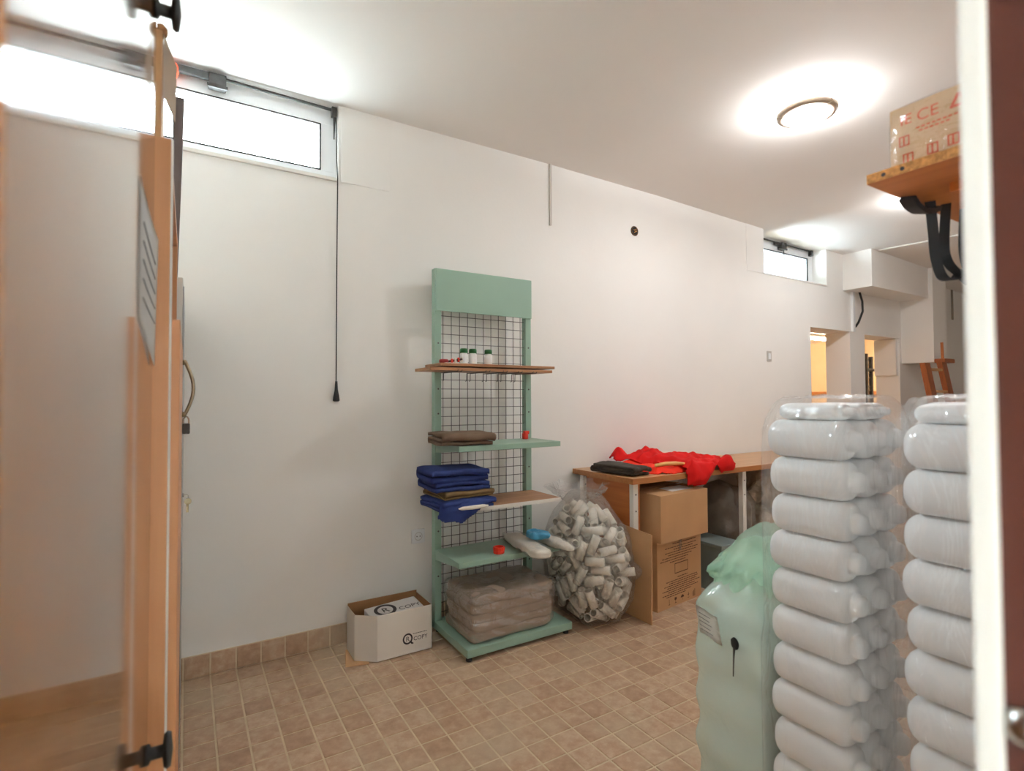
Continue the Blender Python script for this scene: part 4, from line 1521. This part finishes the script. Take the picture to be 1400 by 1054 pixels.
vest = obj('work_vest', drape([(2.50, -0.14), (2.62, -0.11), (2.86, -0.22), (2.92, -0.40), (2.84, -0.545), (2.64, -0.565), (2.53, -0.52), (2.515, -0.34)], TZ, TY0, 0.05, 9, 12, bumps=((2.56, -0.24, 0.07, 0.03),)), M['orangecloth'], None, smooth=True, label='orange-red vest with a pale yellow strip under the red jacket', cat='clothes')
WLOC[vest] = Vector(vest.location)
st = BM()
pts = [(2.56, -0.49, TZ + 0.052), (2.64, -0.505, TZ + 0.060), (2.72, -0.52, TZ + 0.058), (2.80, -0.53, TZ + 0.050)]
obj('reflective_strip', tube(pts, [0.010, 0.013, 0.013, 0.009], 10, st), M['yellowstrip'], vest, smooth=True, label='pale yellow strip')
jb = drape([(2.55, -0.06), (2.70, -0.05), (2.92, -0.09), (3.14, -0.14), (3.26, -0.26), (3.30, -0.42), (3.25, -0.55), (3.20, -0.64), (3.06, -0.655), (3.02, -0.60), (2.96, -0.66), (2.90, -0.72), (2.73, -0.715), (2.72, -0.62), (2.76, -0.54), (2.70, -0.42), (2.60, -0.26), (2.52, -0.16)],
           TZ + 0.03, TY0 - 0.012, 0.068, 8, 31, rise=0.045, bumps=((2.58, -0.12, 0.06, 0.09), (2.80, -0.17, 0.12, 0.045), (3.05, -0.36, 0.13, 0.025), (2.86, -0.47, 0.08, 0.02)), under=(bvh_of(vest),))
for v in jb.verts:
    if v.co.x > 2.93 and v.co.y > TY0:
        k_ = min(1, (v.co.x - 2.93) / 0.10)
        v.co.z -= 0.024 * k_
    elif v.co.z < TZ:
        v.co.z -= 0.0
obj('red_jacket', jb, M['redcloth'], None, smooth=True, label='crumpled bright red jacket draped over the table edge', cat='jacket')

# ------------------------------------------------------------------ cartons by the table
def carton(name, corner, ang, w_, d_, z0, h, label, group=None, shadow_gap=0.0):
    t = thing(name, label, 'carton', (corner[0], corner[1], z0), group)
    Mx = Matrix.Translation((corner[0], corner[1], z0)) @ Matrix.Rotation(ang, 4, 'Z')
    th = 0.004
    for nm, bb_ in (('front_side', box(0, w_, 0, th, 0, h)), ('back_side', box(0, w_, d_ - th, d_, 0, h)), ('end_side', box(0, th, th, d_ - th, 0, h)), ('end_side', box(w_ - th, w_, th, d_ - th, 0, h))):
        obj(nm, xf(bb_, Mx), M['cardboard'], t)
    obj('bottom', xf(box(th, w_ - th, th, d_ - th, 0, th), Mx), M['cardboard'], t)
    return t, Mx


c1, M1 = carton('cardboard_box', (2.448, -0.604), 0.13, 0.475, 0.40, 0.0, 0.425, 'printed cardboard box on the floor under the table end')
obj('top_flap', xf(box(0.001, 0.474, 0.001, 0.198, 0.425, 0.429), M1), M['cardboard'], c1)
obj('top_flap', xf(box(0.001, 0.474, 0.202, 0.399, 0.425, 0.429), M1), M['cardboard'], c1)
PF = M1 @ Matrix.Translation((0, -0.0006, 0)) @ Matrix.Rotation(math.pi / 2, 4, 'X')


def quad(bm, x0, x1, z0, z1):
    bm.faces.new([bm.verts.new(p) for p in ((x0, z0, 0), (x1, z0, 0), (x1, z1, 0), (x0, z1, 0))])


random.seed(11)
for lines in ([(0.385, 0.16, 0.42), (0.365, 0.08, 0.42), (0.350, 0.17, 0.38), (0.335, 0.08, 0.44), (0.320, 0.11, 0.42), (0.305, 0.05, 0.37), (0.290, 0.03, 0.33), (0.275, 0.13, 0.30)],
              [(0.172, 0.21, 0.32), (0.156, 0.09, 0.43), (0.143, 0.12, 0.44), (0.130, 0.07, 0.42), (0.117, 0.10, 0.46), (0.104, 0.05, 0.40), (0.091, 0.11, 0.44), (0.078, 0.05, 0.36), (0.065, 0.09, 0.30)]):
    for zz, xa, xb_ in lines:
        tx = BM()
        xx = xa
        while xx < xb_:
            wl = random.uniform(0.008, 0.026)
            quad(tx, xx, min(xx + wl, xb_), zz, zz + 0.0052)
            xx += wl + 0.004
        obj('printed_line', xf(tx, PF), M['brown_ink'], c1)
sq = BM()
for a in ((0.18, 0.325, 0.198, 0.203), (0.18, 0.325, 0.258, 0.263), (0.18, 0.185, 0.198, 0.263), (0.32, 0.325, 0.198, 0.263)):
    quad(sq, *a)
obj('printed_frame', xf(sq, PF), M['brown_ink'], c1)
# handling symbols: flame-like drop, glass, umbrella, cross, tower
ic = BM()
quad(ic, 0.175, 0.197, 0.036, 0.052); quad(ic, 0.184, 0.188, 0.020, 0.036); quad(ic, 0.178, 0.194, 0.016, 0.020)
obj('printed_symbol', xf(ic, PF), M['brown_ink'], c1)
ic = BM()
ic.faces.new([ic.verts.new(p) for p in ((0.24, 0.036, 0), (0.28, 0.036, 0), (0.272, 0.048, 0), (0.260, 0.053, 0), (0.248, 0.048, 0))]); quad(ic, 0.2585, 0.2615, 0.018, 0.036)
obj('printed_symbol', xf(ic, PF), M['brown_ink'], c1)
ic = BM()
quad(ic, 0.318, 0.336, 0.036, 0.040); quad(ic, 0.325, 0.329, 0.028, 0.054); quad(ic, 0.318, 0.336, 0.018, 0.021)
obj('printed_symbol', xf(ic, PF), M['brown_ink'], c1)
ic = BM()
quad(ic, 0.375, 0.380, 0.018, 0.044); quad(ic, 0.386, 0.391, 0.018, 0.052); quad(ic, 0.397, 0.402, 0.018, 0.060); quad(ic, 0.375, 0.402, 0.016, 0.019)
obj('printed_symbol', xf(ic, PF), M['brown_ink'], c1)
ic = BM()
quad(ic, 0.110, 0.128, 0.018, 0.021); quad(ic, 0.117, 0.121, 0.021, 0.052)
obj('printed_symbol', xf(ic, PF), M['brown_ink'], c1)
pt = lump((0.228, -0.010, 0.385), (0.022, 0.016, 0.085), 2.2, 10, 0.006, 60, 91)
obj('plastic_tag', xf(pt, M1), film_mat('tag_film', haze=0.25, hazecol=(0.7, 0.68, 0.64, 1), bump=1.0, bscale=60, rough=0.08), c1, smooth=True, label='crumpled clear plastic tag')

c2, M2 = carton('cardboard_box', (2.418, -0.665), 0.10, 0.485, 0.40, 0.43, 0.285, 'plain cardboard box stacked on the printed box, half open')
obj('top_flap', xf(rot_about(box(0.002, 0.483, 0.002, 0.19, 0.281, 0.285), (0, 0, 0.283), 'X', R(3)), M2), M['cardboard'], c2)
obj('top_flap', xf(rot_about(box(0.002, 0.483, 0.21, 0.398, 0.281, 0.285), (0, 0.4, 0.283), 'X', R(-4)), M2), M['cardboard'], c2)
tp = box(0.18, 0.40, 0.05, 0.15, 0.2865, 0.2875)
obj('paper_strip', xf(rot_about(tp, (0, 0, 0.283), 'X', R(3)), M2), M['paper'], c2)

# flat cardboard sheet leaning beside the table leg
sh = box(0, 0.006, 0, 0.27, 0, 0.53)
for v in sh.verts:
    if v.co.z > 0.3:
        v.co.x += 0.005
        v.co.z -= 0.030 * (1 - v.co.y / 0.27) * 0.6
xf(sh, Matrix.Translation((2.286, -0.712, 0.0005)) @ Matrix.Rotation(0.0, 4, 'Z'))
obj('cardboard_sheet', sh, M['cardboard'], None, label='flat cardboard sheet standing upright against the table leg', cat='cardboard')

# plastic bags and a box under the table
dk = thing('dark_bag', 'round dark grey plastic bag under the table', 'bag', (3.50, -0.30, 0))
dkb = fuse(merge(merge(BM(), lump((3.47, -0.305, 0.35), (0.40, 0.35, 0.64), 2.4, 20, 0.02, 5, 95)), lump((3.46, -0.305, 0.09), (0.38, 0.34, 0.18), 4, 12, 0.01, 5, 99)), 0.016, 0.012, 9, 8, 2, 0.02)
for v in dkb.verts:
    v.co.z = max(v.co.z, 0.0)
obj('bag_body', dkb, M['darkbag'], dk, smooth=True)
obj('haze_film', lump((3.52, -0.37, 0.42), (0.28, 0.26, 0.46), 2.3, 16, 0.02, 8, 96), film_mat('lightening_film', haze=0.42, hazecol=(0.52, 0.48, 0.43, 1), bump=1.0, bscale=12, rough=0.2), dk, smooth=True)  # translucent bag film, its pale haze added so the bag looks lighter
pl = BM()
merge(pl, lump((3.97, -0.30, 0.22), (0.44, 0.40, 0.44), 3, 18, 0.03, 7, 97))
merge(pl, lump((3.97, -0.29, 0.55), (0.40, 0.36, 0.32), 2.6, 16, 0.04, 8, 98))
o = obj('plastic_bag', fuse(pl, 0.016, 0.018, 10, 6, 1, 0.03), M['paleplastic'], None, smooth=True, label='crumpled beige plastic bag behind the table leg', cat='bag')
settle(o, -0.001)
tbx = thing('plastic_crate', 'teal grey plastic box beside the printed cardboard box', 'crate', (3.10, -0.42, 0))
for a in ((3.03, 3.24, -0.62, -0.612, 0.004, 0.30), (3.03, 3.24, -0.328, -0.32, 0.004, 0.30), (3.03, 3.038, -0.612, -0.328, 0.004, 0.30), (3.232, 3.24, -0.612, -0.328, 0.004, 0.30)):
    obj('crate_side', box(*a, 0.001), M['tealbox'], tbx)
obj('crate_bottom', box(3.03, 3.24, -0.62, -0.32, 0.0, 0.005), M['tealbox'], tbx)
obj('crate_lid', box(3.022, 3.248, -0.628, -0.312, 0.30, 0.322, 0.004), M['tealbox'], tbx)

# ------------------------------------------------------------------ wrapped stacks of white bottles
BD, BL = 0.1045, 0.236
rb = BD / 2 - 0.0006
prof = [(0, 0)]
for k in range(7):
    a = math.pi / 2 * k / 6
    prof.append((rb - 0.044 + 0.044 * math.sin(a), 0.034 - 0.034 * math.cos(a)))
for k in range(7):
    a = math.pi / 2 * k / 6
    prof.append((rb - 0.024 + 0.024 * math.cos(a), BL - 0.050 + 0.024 * math.sin(a)))
prof += [(0.027, BL - 0.024), (0.0265, BL - 0.014), (0.022, BL - 0.004), (0.014, BL), (0, BL)]
bot_bm = lathe(prof, 32)
for v in bot_bm.verts:
    r_ = math.hypot(v.co.x, v.co.y)
    if r_ > 0.021:
        a_ = math.atan2(v.co.y, v.co.x)
        q_ = (abs(math.cos(a_)) ** 2.6 + abs(math.sin(a_)) ** 2.6) ** (-1 / 2.6)
        v.co.x *= q_
        v.co.y *= q_
bot_me = to_mesh(bot_bm, 'white_bottle', M['bottle'])
for p in bot_me.polygons:
    p.use_smooth = True


def stack(x0, ynear, yfar, ncol, layers, lab, wraplab, seed, jit=0.004, topcols=None, extra=True):
    rg = random.Random(seed)
    L = yfar - ynear
    sc = L / BL
    for k in range(layers):
        for c in range(ncol):
            topk = k == layers - 1
            x = x0 + BD * (c + 0.5) + rg.uniform(-0.0003, 0.0003)
            z = BD * 0.99 * (k + 0.5) + 0.001
            o = bpy.data.objects.new('white_bottle', bot_me)
            COL.objects.link(o)
            o['label'] = lab
            o['category'] = 'bottle'
            o['group'] = lab.replace('white plastic bottle lying in', 'bottles of')
            o.location = (x, yfar + rg.uniform(-jit, jit), z)
            o.rotation_euler = (math.pi / 2, 0, rg.uniform(-0.003, 0.003))
            o.scale = (1, 1, sc)
    H = BD * 0.99 * layers
    for c in range(ncol):
        o = bpy.data.objects.new('white_bottle', bot_me)
        COL.objects.link(o)
        o['label'] = lab.replace('white plastic bottle lying in', 'smaller white bottle lying on top of')
        o['category'] = 'bottle'
        o['group'] = lab.replace('white plastic bottle lying in', 'top bottles of')
        o.location = (x0 + BD * ncol / 2 + (c - (ncol - 1) / 2) * BD * 0.86, yfar - 0.02 - 0.012 * (c % 2), H + 0.0240)
        o.rotation_euler = (math.pi / 2, 0, rg.uniform(-0.02, 0.02))
        o.scale = (0.8, 0.45, sc * 0.82)
    # film: follows the outline, loose and creased on top
    b = bmesh.new()
    bmesh.ops.create_cube(b, size=2.0)
    bmesh.ops.subdivide_edges(b, edges=list(b.edges), cuts=26, use_grid_fill=True)
    W = BD * ncol
    top = H + 0.058
    for v in b.verts:
        p = v.co.copy()
        e = 12 if p.z > 0 else 40
        q = p / ((abs(p.x) ** e + abs(p.y) ** e + abs(p.z) ** e) ** (1 / e))
        x = x0 + W / 2 + q.x * (W / 2 + 0.012)
        y = (ynear + yfar) / 2 + q.y * (L / 2 + 0.014)
        z = top * (q.z + 1) / 2
        n_ = noise.noise(Vector((x * 16 + seed, y * 16, z * 4)))
        x += 0.006 * n_ * (1 if abs(q.x) > 0.8 else 0)
        y += 0.006 * n_ * (1 if abs(q.y) > 0.8 else 0)
        if z > H - 0.02:
            cx, cy = (x - x0 - W / 2) / (W / 2), (y - (ynear + yfar) / 2) / (L / 2)
            f_ = min(1, (z - H + 0.02) / 0.05)
            rr = max(abs(cx), abs(cy))
            x -= 0.06 * f_ * (x - x0 - W / 2)
            y -= 0.06 * f_ * (y - (ynear + yfar) / 2)
            z += (0.018 * abs(noise.noise(Vector((x * 17, y * 17, seed)))) + 0.010 * abs(noise.noise(Vector((x * 40, y * 40, seed))))) * f_ - 0.02 * f_ * max(0, rr - 0.85)
        v.co = (x, y, max(z, 0.0004))
    obj('stretch_film', b, M['film'], None, smooth=True, label=wraplab, cat='plastic wrap')
    if extra:
        # a loose smaller layer pushed under the film top
        for c in range(ncol):
            pass


SA = 'white plastic bottle lying in the wrapped stack beside the mint bag'
SB = 'white plastic bottle lying in the wrapped stack under the wall shelf'
SC = 'white plastic bottle lying in the wrapped stack behind the others'
stack(1.40, -2.243, -2.006, 3, 12, SA, 'clear stretch film around the bottle stack beside the mint bag', 5)
stack(1.40, -2.585, -2.335, 3, 12, SB, 'clear stretch film around the bottle stack under the wall shelf', 9)
stack(1.86, -2.42, -2.18, 2, 12, SC, 'clear stretch film around the bottle stack behind the two front stacks', 13)

# ------------------------------------------------------------------ mint bag with white contents
mb = thing('mint_bag', 'tall translucent mint green plastic bag beside the bottle stack', 'bag', (1.51, -1.865, 0))
GC = Vector((1.515, -1.866, 0))
z = 0.004
for k in range(4):
    hh = 0.150
    obj('white_roll', lump((GC.x + 0.006 * ((k * 3) % 3 - 1), GC.y, z + hh / 2), (0.205, 0.226, hh * 1.02), 4.5, 12, 0.006, 8, 110 + k, ez=2.2), M['bottle'], mb, smooth=True)
    z += hh * 0.955
obj('white_roll', lump((GC.x, GC.y, z + 0.045), (0.16, 0.18, 0.10), 3.0, 12, 0.006, 8, 116), M['bottle'], mb, smooth=True)
b = bmesh.new()
bmesh.ops.create_cube(b, size=2.0)
bmesh.ops.subdivide_edges(b, edges=list(b.edges), cuts=30, use_grid_fill=True)
for v in b.verts:
    p = v.co.copy()
    e = 5
    q = p / ((abs(p.x) ** e + abs(p.y) ** e + abs(p.z) ** e) ** (1 / e))
    zt = (q.z + 1) / 2
    z = 0.80 * zt
    r_ = 1.0 + 0.035 * math.cos(2 * math.pi * z / 0.143 - math.pi)
    if zt > 0.80:
        r_ *= 1 - 0.55 * ((zt - 0.80) / 0.20) ** 1.2
    x = GC.x + q.x * 0.115 * r_
    y = GC.y + q.y * 0.130 * r_
    n_ = noise.noise(Vector((x * 12, y * 12, z * 12)))
    k_ = 0.005 + 0.022 * max(0, (z - 0.60)) / 0.2
    v.co = (x + q.x * k_ * n_, max(-1.984, y + q.y * k_ * n_), max(0.0012, z + 0.5 * k_ * n_))
obj('bag_body', b, M['mintfilm'], mb, smooth=True)
# gathered, folded-over mouth of the bag
b = BM()
NR, NV = 44, 12
prev = None
for lv in range(NV):
    f_ = lv / (NV - 1)
    zz = 0.715 + 0.185 * f_
    rr = 0.095 + 0.012 * f_
    cur = []
    for k in range(NR):
        a = 2 * math.pi * k / NR
        n1 = noise.noise(Vector((math.cos(a) * 1.5, math.sin(a) * 1.5, f_ * 2.6 + 4)))
        n2 = noise.noise(Vector((math.cos(a) * 4, math.sin(a) * 4, f_ * 5 + 9)))
        q = rr * (1 + 0.34 * n1 + 0.22 * n2)
        drop = 0.11 * f_ * max(0, math.cos(a - math.pi * 0.62)) + 0.02 * n2
        cur.append(b.verts.new((GC.x + 0.92 * q * math.cos(a), max(-1.982, GC.y - 0.03 * f_ + 1.12 * q * math.sin(a)), zz - drop)))
    if prev:
        for k in range(NR):
            b.faces.new((prev[k], prev[(k + 1) % NR], cur[(k + 1) % NR], cur[k]))
    prev = cur
obj('bag_mouth', b, M['mintmouth'], mb, smooth=True)
# taped label and a black ink blot with a run on the side facing the room
xl = GC.x - 0.1225
lbm = BM()
for i in range(7):
    for k in range(7):
        pass
gr = [[lbm.verts.new((xl - 0.002 + 0.004 * math.sin(i), GC.y + 0.098 - 0.082 * i / 6 - 0.018 * k / 6, 0.645 - 0.012 * i / 6 - 0.080 * k / 6)) for k in range(7)] for i in range(7)]
for i in range(6):
    for k in range(6):
        lbm.faces.new((gr[i][k], gr[i + 1][k], gr[i + 1][k + 1], gr[i][k + 1]))
bmesh.ops.solidify(lbm, geom=list(lbm.faces), thickness=0.0006)
lo = obj('paper_label', lbm, M['paper'], mb, smooth=True, label='crinkled white paper label')
for k in range(5):
    y0_ = GC.y + 0.085 - 0.010 * k / 5
    obj('text_line', tube([(xl - 0.0045, y0_, 0.627 - 0.012 * k), (xl - 0.0045, y0_ - 0.05 + 0.01 * (k % 2), 0.620 - 0.012 * k)], 0.0009, 4), M['ink'], lo)
bl = lump((xl + 0.001, GC.y - 0.042, 0.575), (0.010, 0.026, 0.036), 2.2, 8, 0.002, 60, 120)
obj('ink_blot', bl, M['black'], mb, smooth=True, label='black ink blot')
obj('ink_run', tube([(xl - 0.003, GC.y - 0.043, 0.565), (xl - 0.002, GC.y - 0.040, 0.53), (xl - 0.0005, GC.y - 0.037, 0.477)], [0.004, 0.0025, 0.0018], 6), M['black'], mb, label='thin run of black ink')

# ------------------------------------------------------------------ wall shelf, carton and straps at upper right
SX, SYF, SZ = 1.154, -2.40, 1.728
ws = thing('hanging_shelf', 'wooden wall shelf with raw chipboard end above the wrapped stacks', 'shelf', (1.8, -2.6, SZ))
obj('shelf_board', box(SX + 0.001, 2.6, -2.80, SYF, SZ, SZ + 0.019), M['orange_wood'], ws)
obj('raw_end', box(SX, SX + 0.001, -2.80, SYF, SZ, SZ + 0.019), M['chip'], ws, label='raw chipboard end')
for y in (SYF - 0.030, SYF - 0.062):
    obj('dowel_hole', lathe([(0, 0.0006), (0.004, 0.0006), (0.004, -0.0006), (0, -0.0006)], 10, Matrix.Translation((SX - 0.0002, y, SZ + 0.0095)) @ Matrix.Rotation(math.pi / 2, 4, 'Y')), M['ink'], ws)
obj('support_board', box(SX + 0.13, 2.6, -2.80, -2.49, SZ - 0.019, SZ), M['orange_wood'], ws)
obj('wall_batten', box(SX + 0.05, 2.6, -2.80, -2.775, SZ - 0.07, SZ), M['orange_wood'], ws)
obj('upright_panel', box(2.58, 2.6, -2.80, SYF, 0.0, SZ + 0.5), M['orange_wood'], ws)

cz0 = SZ + 0.019
cx0, cy1, ch = 1.195, -2.425, 0.128
cc = thing('cardboard_carton', 'film-wrapped carton with red printed symbols on the wall shelf', 'carton', (cx0 + 0.25, -2.58, cz0))
obj('carton_body', box(cx0, cx0 + 0.5, -2.77, cy1, cz0, cz0 + ch, 0.002), mat('pale_carton', srgb(214, 178, 138), 0.6, var=0.03), cc)
fb = lump((cx0 + 0.25, (cy1 - 2.77) / 2, cz0 + ch / 2), (0.512, 0.358, ch + 0.008), 24, 16, 0.003, 14, 130)
for v in fb.verts:
    v.co.z = max(v.co.z, cz0 + 0.0006)
obj('plastic_wrap', fb, film_mat('carton_film', bump=0.6, bscale=20, haze=0.04, rough=0.08), cc, smooth=True)
PX = Matrix.Translation((cx0 - 0.0006, cy1, cz0)) @ Matrix.Rotation(-math.pi / 2, 4, 'Z') @ Matrix.Rotation(math.pi / 2, 4, 'X')
for k, s_ in enumerate(('RECC', 'E', 'O')):
    pass
obj('printed_symbol', xf(xf(text_mesh('IE', 0.028, 0.0001), Matrix.Translation((0.018, 0.090, 0))), PX), M['red_ink'], cc)
obj('printed_symbol', xf(xf(text_mesh('CE', 0.030, 0.0001), Matrix.Translation((0.046, 0.088, 0))), PX), M['red_ink'], cc)


def ringm(x, z, r0, r1, n=24):
    b = BM()
    for k in range(n):
        a0, a1 = 2 * math.pi * k / n, 2 * math.pi * (k + 1) / n
        b.faces.new([b.verts.new((x + r * math.cos(a), z + r * math.sin(a), 0)) for r, a in ((r0, a0), (r1, a0), (r1, a1), (r0, a1))])
    return b


tri = BM()
for a, c in (((0.100, 0.088), (0.112, 0.112)), ((0.112, 0.112), (0.124, 0.088)), ((0.100, 0.090), (0.124, 0.090))):
    d = Vector((c[0] - a[0], c[1] - a[1])).normalized() * 0.0025
    n2 = (-d.y, d.x)
    tri.faces.new([tri.verts.new(p) for p in ((a[0] - n2[0], a[1] - n2[1], 0), (c[0] - n2[0], c[1] - n2[1], 0), (c[0] + n2[0], c[1] + n2[1], 0), (a[0] + n2[0], a[1] + n2[1], 0))])
obj('printed_symbol', xf(tri, PX), M['red_ink'], cc)
for x in (0.142, 0.172):
    rg_ = ringm(x, 0.099, 0.0095, 0.0125)
    quad(rg_, x - 0.009, x + 0.009, 0.0975, 0.1005)
    obj('printed_symbol', xf(rg_, PX), M['red_ink'], cc)
for x0_, x1_, z_ in ((0.045, 0.11, 0.074), (0.05, 0.098, 0.067), (0.12, 0.17, 0.076)):
    q = BM()
    xx = x0_
    while xx < x1_:
        quad(q, xx, xx + 0.006, z_, z_ + 0.003)
        xx += 0.0085
    obj('printed_line', xf(q, PX), M['red_ink'], cc)
for x, z_ in ((0.016, 0.048), (0.022, 0.012), (0.062, 0.016), (0.094, 0.020)):
    q = BM()
    for a in ((x, x + 0.018, z_, z_ + 0.0025), (x, x + 0.018, z_ + 0.018, z_ + 0.0205), (x, x + 0.0025, z_, z_ + 0.0205), (x + 0.0155, x + 0.018, z_, z_ + 0.0205), (x + 0.007, x + 0.010, z_, z_ + 0.0205)):
        quad(q, *a)
    obj('printed_symbol', xf(q, PX), M['red_ink'], cc)


def ribbon(pts, wdir, width, th, bm):
    """flat webbing along a polyline"""
    pts = [Vector(p) for p in pts]
    P = []
    n = len(pts)
    for i in range(n - 1):
        for k in range(6):
            t_ = k / 6
            p0, p1, p2, p3 = pts[max(i - 1, 0)], pts[i], pts[i + 1], pts[min(i + 2, n - 1)]
            P.append(0.5 * ((2 * p1) + (p2 - p0) * t_ + (2 * p0 - 5 * p1 + 4 * p2 - p3) * t_ ** 2 + (3 * p1 - p0 - 3 * p2 + p3) * t_ ** 3))
    P.append(pts[-1])
    prev = None
    for i, p in enumerate(P):
        tg = (P[min(i + 1, len(P) - 1)] - P[max(i - 1, 0)]).normalized()
        wd = Vector(wdir) if not callable(wdir) else Vector(wdir(i / len(P)))
        wd = (wd - tg * wd.dot(tg)).normalized()
        nn = tg.cross(wd) * th / 2
        ww = wd * width / 2
        cur = [bm.verts.new(q) for q in (p - ww - nn, p + ww - nn, p + ww + nn, p - ww + nn)]
        if prev:
            for k in range(4):
                bm.faces.new((prev[k], prev[(k + 1) % 4], cur[(k + 1) % 4], cur[k]))
        else:
            bm.faces.new(cur)
        prev = cur
    bm.faces.new(prev[::-1])
    return bm


def hp(px, py, y):
    v = hit(px, py, 'y', y)
    return (v.x, v.y, v.z)


YS = -2.425
sp = thing('black_strap', 'black webbing straps hanging in loops under the wall shelf', 'strap', (1.42, YS, SZ))
top1 = lambda px, y: (hit(px, 300, 'y', y).x, y, SZ + 0.001)
WD = (0.37, -0.93, 0)
obj('loop', ribbon([top1(1272, YS), hp(1276, 318, YS), hp(1279, 350, YS), hp(1288, 378, YS - 0.003), hp(1304, 382, YS - 0.006), hp(1318, 368, YS - 0.010), hp(1330, 372, YS - 0.012)], WD, 0.019, 0.002, BM()), M['strap'], sp)
obj('loop', ribbon([top1(1294, YS - 0.012), hp(1291, 335, YS - 0.012), hp(1297, 360, YS - 0.012), hp(1312, 375, YS - 0.014), hp(1326, 388, YS - 0.016)], WD, 0.018, 0.002, BM()), M['strap'], sp)
obj('loop', ribbon([top1(1318, YS - 0.02), hp(1316, 335, YS - 0.02), hp(1320, 362, YS - 0.02), hp(1330, 380, YS - 0.02)], WD, 0.015, 0.002, BM()), M['strap'], sp)
obj('buckle', ribbon([(1.275, YS + 0.004, SZ - 0.010), (1.30, YS + 0.004, SZ - 0.022), (1.345, YS + 0.004, SZ - 0.026), (1.40, YS + 0.004, SZ - 0.008)], (0, 1, 0.3), 0.03, 0.010, BM()), M['strap'], sp)

# ------------------------------------------------------------------ ladder and rack at the far end
LY = -0.42
ld = thing('step_ladder', 'brown wooden step ladder leaning under the white bulkhead', 'ladder', (6.85, LY, 0))


def beam(p0, p1, wx, wy, m, name, parent):
    b = BM()
    p0, p1 = Vector(p0), Vector(p1)
    q = []
    for p in (p0, p1):
        q.append([b.verts.new((p.x + sx_ * wx / 2, p.y + sy_ * wy / 2, p.z)) for sx_, sy_ in ((-1, -1), (1, -1), (1, 1), (-1, 1))])
    b.faces.new(q[0][::-1])
    b.faces.new(q[1])
    for k in range(4):
        b.faces.new((q[0][k], q[0][(k + 1) % 4], q[1][(k + 1) % 4], q[1][k]))
    return obj(name, b, m, parent)


beam((6.80, LY - 0.2, 0), (6.62, LY, 1.66), 0.12, 0.05, M['ladder'], 'rail', ld)
beam((7.28, LY - 0.2, 0), (7.02, LY, 1.69), 0.12, 0.05, M['ladder'], 'rail', ld)
for f_ in (0.12, 0.30, 0.48, 0.66, 0.815, 0.955):
    xa = 6.80 + (6.62 - 6.80) * f_
    xb_ = 7.28 + (7.02 - 7.28) * f_
    y = LY - 0.2 * (1 - f_)
    obj('rung', box(xa, xb_, y - 0.02, y + 0.02, 1.67 * f_ - 0.014, 1.67 * f_ + 0.014, 0.004), M['ladder'] if f_ < 0.5 else M['cardboard'], ld)
obj('top_bracket', box(6.98, 7.24, LY - 0.05, LY + 0.05, 1.675, 1.72, 0.008), M['ladder'], ld)
obj('hook_rod', tube([(7.06, LY, 1.71), (7.05, LY, 1.90)], 0.014, 8), M['orange_wood'], ld)
rk = thing('wire_rack', 'dark wire rack standing in the warm back room', 'rack', (7.55, 0.62, 0))
for x, y in ((7.42, 0.52), (8.05, 0.52), (7.42, 0.75), (8.05, 0.75)):
    obj('rack_post', box(x - 0.02, x + 0.02, y - 0.02, y + 0.02, 0, 1.86, 0.002), M['dirty_metal'], rk)
for z in (0.4, 0.9, 1.30, 1.655):
    obj('rack_shelf', box(7.40, 8.07, 0.50, 0.77, z, z + 0.018, 0.002), M['dirty_metal'], rk)
for k in range(9):
    obj('rack_wire', tube([(7.42, 0.755, 1.33 + 0.06 * k), (8.05, 0.755, 1.33 + 0.06 * k)], 0.006, 6), M['dirty_metal'], rk)
